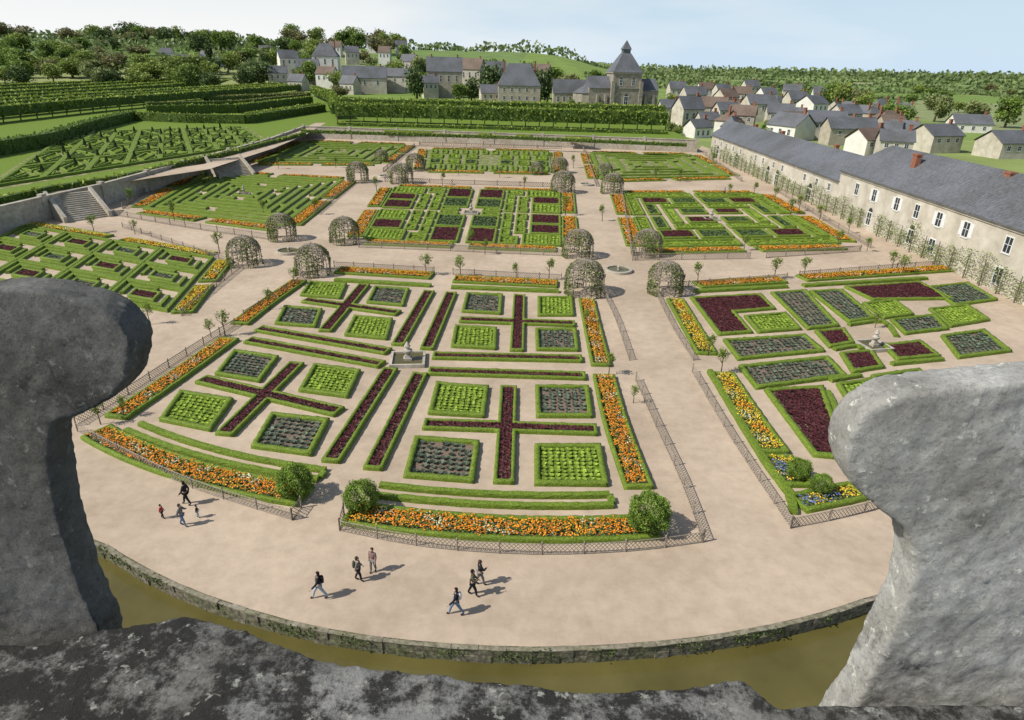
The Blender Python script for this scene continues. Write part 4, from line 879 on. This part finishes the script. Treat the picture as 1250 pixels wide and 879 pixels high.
# ================================================================ parapet stones near the camera
def stone(px,yplane,thick,name,label,mat):
    pts=[]
    for u,v in smoothpx(px,3):
        d=ray(u,v); pts.append(C+d*(yplane/d.y))
    c=sum(pts,Vector())/len(pts); o=Vector((c.x,yplane-thick/2,min(p.z for p in pts)))
    n=len(pts); V=[(p.x,yplane,p.z) for p in pts]+[(p.x,yplane-thick,p.z) for p in pts]
    Fs=[tuple(range(n)),tuple(range(2*n-1,n-1,-1))]+[(i,(i+1)%n,n+(i+1)%n,n+i)[::-1] for i in range(n)]
    ob=thing(name,label,'stone',o,None,mesh(name,V,Fs,M[mat],o))
    return ob
def finish(ob,vox,disp,its=6,fine=0.008):
    import bmesh
    bm=bmesh.new(); bm.from_mesh(ob.data); bmesh.ops.recalc_face_normals(bm,faces=bm.faces); bm.to_mesh(ob.data); bm.free()
    r=ob.modifiers.new('r','REMESH'); r.mode='VOXEL'; r.voxel_size=vox; r.use_smooth_shade=True
    s=ob.modifiers.new('s','SMOOTH'); s.iterations=its; s.factor=0.5
    for nm,sc_,st_ in (('t',0.16,disp),('t2',0.035,fine)):
        tx=bpy.data.textures.new(nm,'CLOUDS'); tx.noise_scale=sc_; tx.noise_depth=5
        d=ob.modifiers.new(nm,'DISPLACE'); d.texture=tx; d.strength=st_; d.mid_level=0.5
st=stone([(-160,352),(0,340),(70,337),(118,347),(155,361),(180,384),(187,414),(178,446),(155,470),(126,484),(103,490),(94,503),(92,548),(102,610),(122,680),(150,752),(140,800),(40,810),(-160,830)],1.6,0.11,'carved_merlon','rounded weathered limestone merlon of the parapet, grey darkened for shade','merlon'); finish(st,0.009,0.016,5)
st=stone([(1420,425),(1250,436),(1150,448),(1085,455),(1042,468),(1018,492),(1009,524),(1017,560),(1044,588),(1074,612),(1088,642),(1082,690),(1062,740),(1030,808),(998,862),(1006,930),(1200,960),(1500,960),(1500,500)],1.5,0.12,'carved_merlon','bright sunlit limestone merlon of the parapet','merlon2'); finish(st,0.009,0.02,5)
zs=H-1.55
far=[(60,782),(160,762),(235,748),(300,768),(350,790),(392,804),(470,817),(600,830),(700,842),(830,838),(905,830),(948,862),(1015,858),(1150,858)]
fp=[]
for u,v in far:
    d=ray(u,v); q=C+d*((zs-H)/d.z); fp.append((q.x,q.y))
fp=[(-2.6,fp[0][1]-0.1)]+fp+[(2.6,fp[-1][1])]
poly=fp+[(2.6,0.15),(-2.6,0.15)]; n=len(poly)
V=[(x,y,zs) for x,y in poly]+[(x,y,zs-0.9) for x,y in poly]; Fs=[tuple(range(n)),tuple(range(2*n-1,n-1,-1))]+[(i,(i+1)%n,n+(i+1)%n,n+i)[::-1] for i in range(n)]
o=(0,0.8,zs-0.9); sl=thing('parapet_sill','dark lichen-covered stone sill of the castle parapet','parapet',o,None,mesh('parapet_sill',V,Fs,M['sill'],o)); finish(sl,0.013,0.025,5,0.01)

# ================================================================ people
SK=plain('skin',(0.5,0.32,0.24),0.6)
def skinned(name,J,E,mat,parent):
    me=bpy.data.meshes.new(name); ks=list(J); me.from_pydata([J[k][0] for k in ks],[(ks.index(a),ks.index(b)) for a,b in E],[])
    ob=bpy.data.objects.new(name,me); COL.objects.link(ob); ob.modifiers.new('k','SKIN')
    for i,k in enumerate(ks):
        sv=me.skin_vertices[0].data[i]; r=J[k][1]; sv.radius=r if isinstance(r,tuple) else (r,r); sv.use_root=(k in ('pelvis',) or k.endswith('root'))
    if 'pelvis' not in ks: me.skin_vertices[0].data[0].use_root=True
    s=ob.modifiers.new('s','SUBSURF'); s.levels=1; s.render_levels=1
    dg=bpy.context.evaluated_depsgraph_get(); m2=bpy.data.meshes.new_from_object(ob.evaluated_get(dg)); bpy.data.objects.remove(ob)
    m2.materials.clear(); m2.materials.append(mat); m2.polygons.foreach_set('use_smooth',np.ones(len(m2.polygons),dtype=bool)); return part(name,m2,parent)
def person(u,v,h,face,top,legs,hair,label,stride=0.25,arm=0.2,dress=False,bag=None,phase=1,reach=None):
    h*=0.92
    p=P(u,v); T=thing('person',label,'person',p,'visitors walking on the gravel'); T.rotation_euler=(0,0,face); k=h/1.75; T.scale=(k,k,k)
    s=stride*phase
    J={'pelvis':((0,0,.96),(.15,.11)),'belly':((0,.0,1.12),(.135,.10)),'chest':((0,.0,1.34),(.17,.12)),'neckbase':((0,.01,1.47),(.07,.07)),'neck':((0,.02,1.54),(.05,.05)),'jaw':((0,.045,1.60),(.07,.075)),'head':((0,.03,1.67),(.082,.098)),'top':((0,.015,1.74),(.06,.07)),
       'nose':((0,.135,1.645),(.016,.02)),'ear1':((.09,.02,1.65),(.014,.02)),'ear2':((-.09,.02,1.65),(.014,.02))}
    E=[('pelvis','belly'),('belly','chest'),('chest','neckbase'),('neckbase','neck'),('neck','jaw'),('jaw','head'),('head','top'),('head','nose'),('head','ear1'),('head','ear2')]
    for n_,sx in (('l',-1),('r',1)):
        f=s*sx; af=-arm*sx*phase
        el=(.24*sx,af*.5-.02,1.14); wr=(.25*sx,af+.08,.92)
        if reach==n_: el=(.26*sx,.14,1.2); wr=(.16*sx,.34,1.32)
        J['sh'+n_]=((.19*sx,0,1.42),.062); J['el'+n_]=(el,.043); J['wr'+n_]=(wr,.028); hd=(Vector(wr)-Vector(el)).normalized(); w=Vector(wr)
        J['pa'+n_]=(tuple(w+hd*.07),(.042,.022))
        J['hip'+n_]=((.09*sx,0,.90),.095); J['kn'+n_]=((.10*sx,f*.62+.03,.50),.062); J['an'+n_]=((.10*sx,f*1.0-(.04 if f<0 else 0),.09+(.05 if f<0 else 0)),.038); J['toe'+n_]=((.11*sx,f+.16,.035),(.042,.03))
        E+=[('chest','sh'+n_),('sh'+n_,'el'+n_),('el'+n_,'wr'+n_),('wr'+n_,'pa'+n_),('pelvis','hip'+n_),('hip'+n_,'kn'+n_),('kn'+n_,'an'+n_),('an'+n_,'toe'+n_)]
        side=Vector((0,1,0)) if abs(hd.z)>0.5 else Vector((1,0,0))
        for i,(off,ln) in enumerate(((-.03,.06),(-.01,.075),(.01,.08),(.028,.07),(.04,.05))):
            a='f%s%d'%(n_,i); st0=w+hd*(.09 if i<4 else .04)+side*off
            J[a+'root']=(tuple(st0),.009); J[a+'b']=(tuple(st0+hd*ln*.6+side*(.02 if i==4 else 0)),.008); J[a+'c']=(tuple(st0+hd*ln+Vector((-sx*.015,0,0))+side*(.025 if i==4 else 0)),.006); E+=[(a+'root',a+'b'),(a+'b',a+'c')]
    skinned('body',J,E,SK,T)
    def sub(keys,g):
        return {q:(J[q][0],tuple(x+g for x in J[q][1]) if isinstance(J[q][1],tuple) else J[q][1]+g) for q in keys}
    kt=['pelvis','belly','chest','neckbase','shl','ell','wrl','shr','elr','wrr']; skinned('jacket',sub(kt,.024),[e for e in E if e[0] in kt and e[1] in kt],top,T)
    kl=['pelvis','hipl','knl','anl','hipr','knr','anr']; skinned('trousers',sub(kl,.018),[e for e in E if e[0] in kl and e[1] in kl],legs,T)
    for n_ in 'lr':
        kk=['an'+n_,'toe'+n_]; JJ=sub(kk,.014); skinned('shoe',JJ,[tuple(kk)],bpy.data.materials.get('shoe_leather') or plain('shoe_leather',(0.04,0.03,0.03)),T)
    mb=MB(); mb.lathe((0,-.012,1.60),[(.075,-.03),(.098,.02),(.108,.08),(.095,.14),(.06,.18),(.0,.195)],12); hm=mb.me('hair',hair,(0,0,0),True)
    for vtx in hm.vertices:
        if vtx.co.y>.03 and vtx.co.z<1.70: vtx.co.y=.03
    part('hair',hm,T)
    for sx in (-1,1):
        mb=MB(); mb.lathe((.032*sx,.118,1.665),[(.0,-.01),(.011,0),(.0,.01)],8); part('eye',mb.me('eye',M['glass']),T)
    if bag:
        q=Matrix.Rotation(face,3,'Z')@Vector((0,-.2*k,1.1*k)); bp=p+q
        B=thing('backpack',bag[1],'backpack',bp); B.rotation_euler=(0,0,face); mb=MB(); mb.lathe((0,0,0),[(.0,-.05),(.13,-.03),(.155,.08),(.15,.25),(.10,.36),(.0,.38)],12); me_=mb.me('backpack',bag[0],(0,0,0),True)
        for vx in me_.vertices: vx.co.y*=0.62
        b2=part('pack_body',me_,B); b2.scale=(k,k,k)
        for sx in (-.09,.09):
            mb=MB(); mb.tube([(sx,.06,.02),(sx*1.2,.33,.05),(sx*1.2,.34,.28),(sx,.08,.36)],.014,5)
            b3=part('strap',mb.me('strap',bag[0]),B); b3.scale=(k,k,k)
blk=plain('black_cloth',(0.015,0.015,0.02)); jean=plain('blue_denim',(0.14,0.20,0.30)); pale=plain('pale_denim',(0.32,0.38,0.45)); red=plain('red_cloth',(0.35,0.03,0.04)); gry=plain('grey_cloth',(0.16,0.15,0.14)); olv=plain('olive_cloth',(0.09,0.08,0.05)); whi=plain('white_cloth',(0.6,0.6,0.62)); brn=plain('brown_hair',(0.06,0.035,0.02)); drk=plain('dark_hair',(0.015,0.012,0.01)); pnk=plain('brownish_cloth',(0.25,0.16,0.14))
pi=math.pi
person(199,633,1.05,-pi*.45,red,blk,drk,'small child in a red jacket walking',0.12,0.1)
person(229,616,1.75,pi*.5,blk,blk,drk,'adult in black coat and black trousers walking',0.25,0.2)
person(224,642,1.6,-pi*.5,gry,jean,brn,'woman in dark grey jacket and blue jeans walking',0.2,0.2,reach='l')
person(242,632,0.95,-pi*.4,blk,pale,drk,'small child in dark jacket and pale trousers',0.1,0.1)
person(391,730,1.75,pi*.6,blk,pale,drk,'visitor in black jacket and pale jeans striding',0.36,0.3,bag=(blk,'black backpack worn by a walking visitor'))
person(438,709,1.65,-pi*.45,gry,blk,brn,'visitor in grey jacket and dark trousers',0.16,0.15,bag=(olv,'olive backpack worn by a visitor'))
person(456,698,1.65,pi*.9,pnk,gry,brn,'visitor in brownish top with brown hair',0.1,0.1)
person(577,727,1.75,-pi*.5,olv,blk,drk,'visitor in olive jacket and black trousers walking',0.22,0.2,reach='r')
person(586,714,1.7,-pi*.4,blk,gry,brn,'visitor in black jacket holding a map',0.2,0.15,reach='r')
person(557,750,1.75,pi*.55,blk,jean,drk,'visitor in black top and blue jeans striding',0.36,0.3,bag=(whi,'white and grey backpack worn by a visitor'))
for u,v,h,m1,m2 in [(590,178,1.7,red,blk),(700,182,1.7,whi,jean),(884,238,1.7,jean,blk)]:
    person(u,v,h,R.uniform(0,6),m1,m2,drk,'distant visitor standing on the gravel path',0.1,0.1)

# ================================================================ light
w=bpy.data.worlds.new('World'); sc.world=w; w.use_nodes=True; nt=w.node_tree; bg=nt.nodes['Background']
sky=nt.nodes.new('ShaderNodeTexSky'); sky.sky_type='NISHITA'; sky.sun_disc=False
sd=Vector((-1,-0.36,1.04)).normalized(); sky.sun_elevation=math.asin(sd.z); sky.sun_rotation=math.atan2(sd.x,sd.y)%(2*math.pi)
sky.air_density=1.0; sky.dust_density=0.8
tc=nt.nodes.new('ShaderNodeTexCoord'); sx=nt.nodes.new('ShaderNodeSeparateXYZ'); nt.links.new(tc.outputs['Generated'],sx.inputs[0])
rp=nt.nodes.new('ShaderNodeValToRGB'); e=rp.color_ramp.elements; e[0].position=0.0; e[0].color=(.92,.92,.92,1); e[1].position=0.3; e[1].color=(0.1,0.1,0.1,1); nt.links.new(sx.outputs['Z'],rp.inputs['Fac'])
nz=nt.nodes.new('ShaderNodeTexNoise'); nz.inputs['Scale'].default_value=2.5; nz.inputs['Detail'].default_value=7
mp=nt.nodes.new('ShaderNodeMapping'); mp.inputs['Scale'].default_value=(1,1,5); nt.links.new(tc.outputs['Generated'],mp.inputs['Vector']); nt.links.new(mp.outputs['Vector'],nz.inputs['Vector'])
mr=nt.nodes.new('ShaderNodeMapRange'); mr.inputs['From Min'].default_value=-0.5; mr.inputs['From Max'].default_value=0.5; nt.links.new(sx.outputs['X'],mr.inputs['Value'])
ad=nt.nodes.new('ShaderNodeMath'); ad.operation='MULTIPLY_ADD'; nt.links.new(nz.outputs['Fac'],ad.inputs[0]); ad.inputs[1].default_value=-1.6; ad.inputs[2].default_value=0.80
ad2=nt.nodes.new('ShaderNodeMath'); ad2.operation='ADD'; ad2.use_clamp=True; nt.links.new(ad.outputs[0],ad2.inputs[0]); nt.links.new(mr.outputs[0],ad2.inputs[1])
hz=ramp(nt,ad2.outputs[0],[(0.15,(1.0,1.0,1.0)),(0.85,(0.62,0.78,0.93))])
hz=mixc(nt,1.0,hz,(10.2,10.3,10.5),'MULTIPLY')
mx=mixc(nt,rp.outputs['Color'],sky.outputs['Color'],hz); nt.links.new(mx,bg.inputs['Color']); bg.inputs['Strength'].default_value=0.1
sl=bpy.data.lights.new('sun','SUN'); sl.energy=4.9; sl.angle=math.radians(0.53); sl.color=(1,0.955,0.88); so=bpy.data.objects.new('sun',sl); COL.objects.link(so)
so.rotation_euler=sd.to_track_quat('Z','Y').to_euler(); so.location=(-60,-20,80)
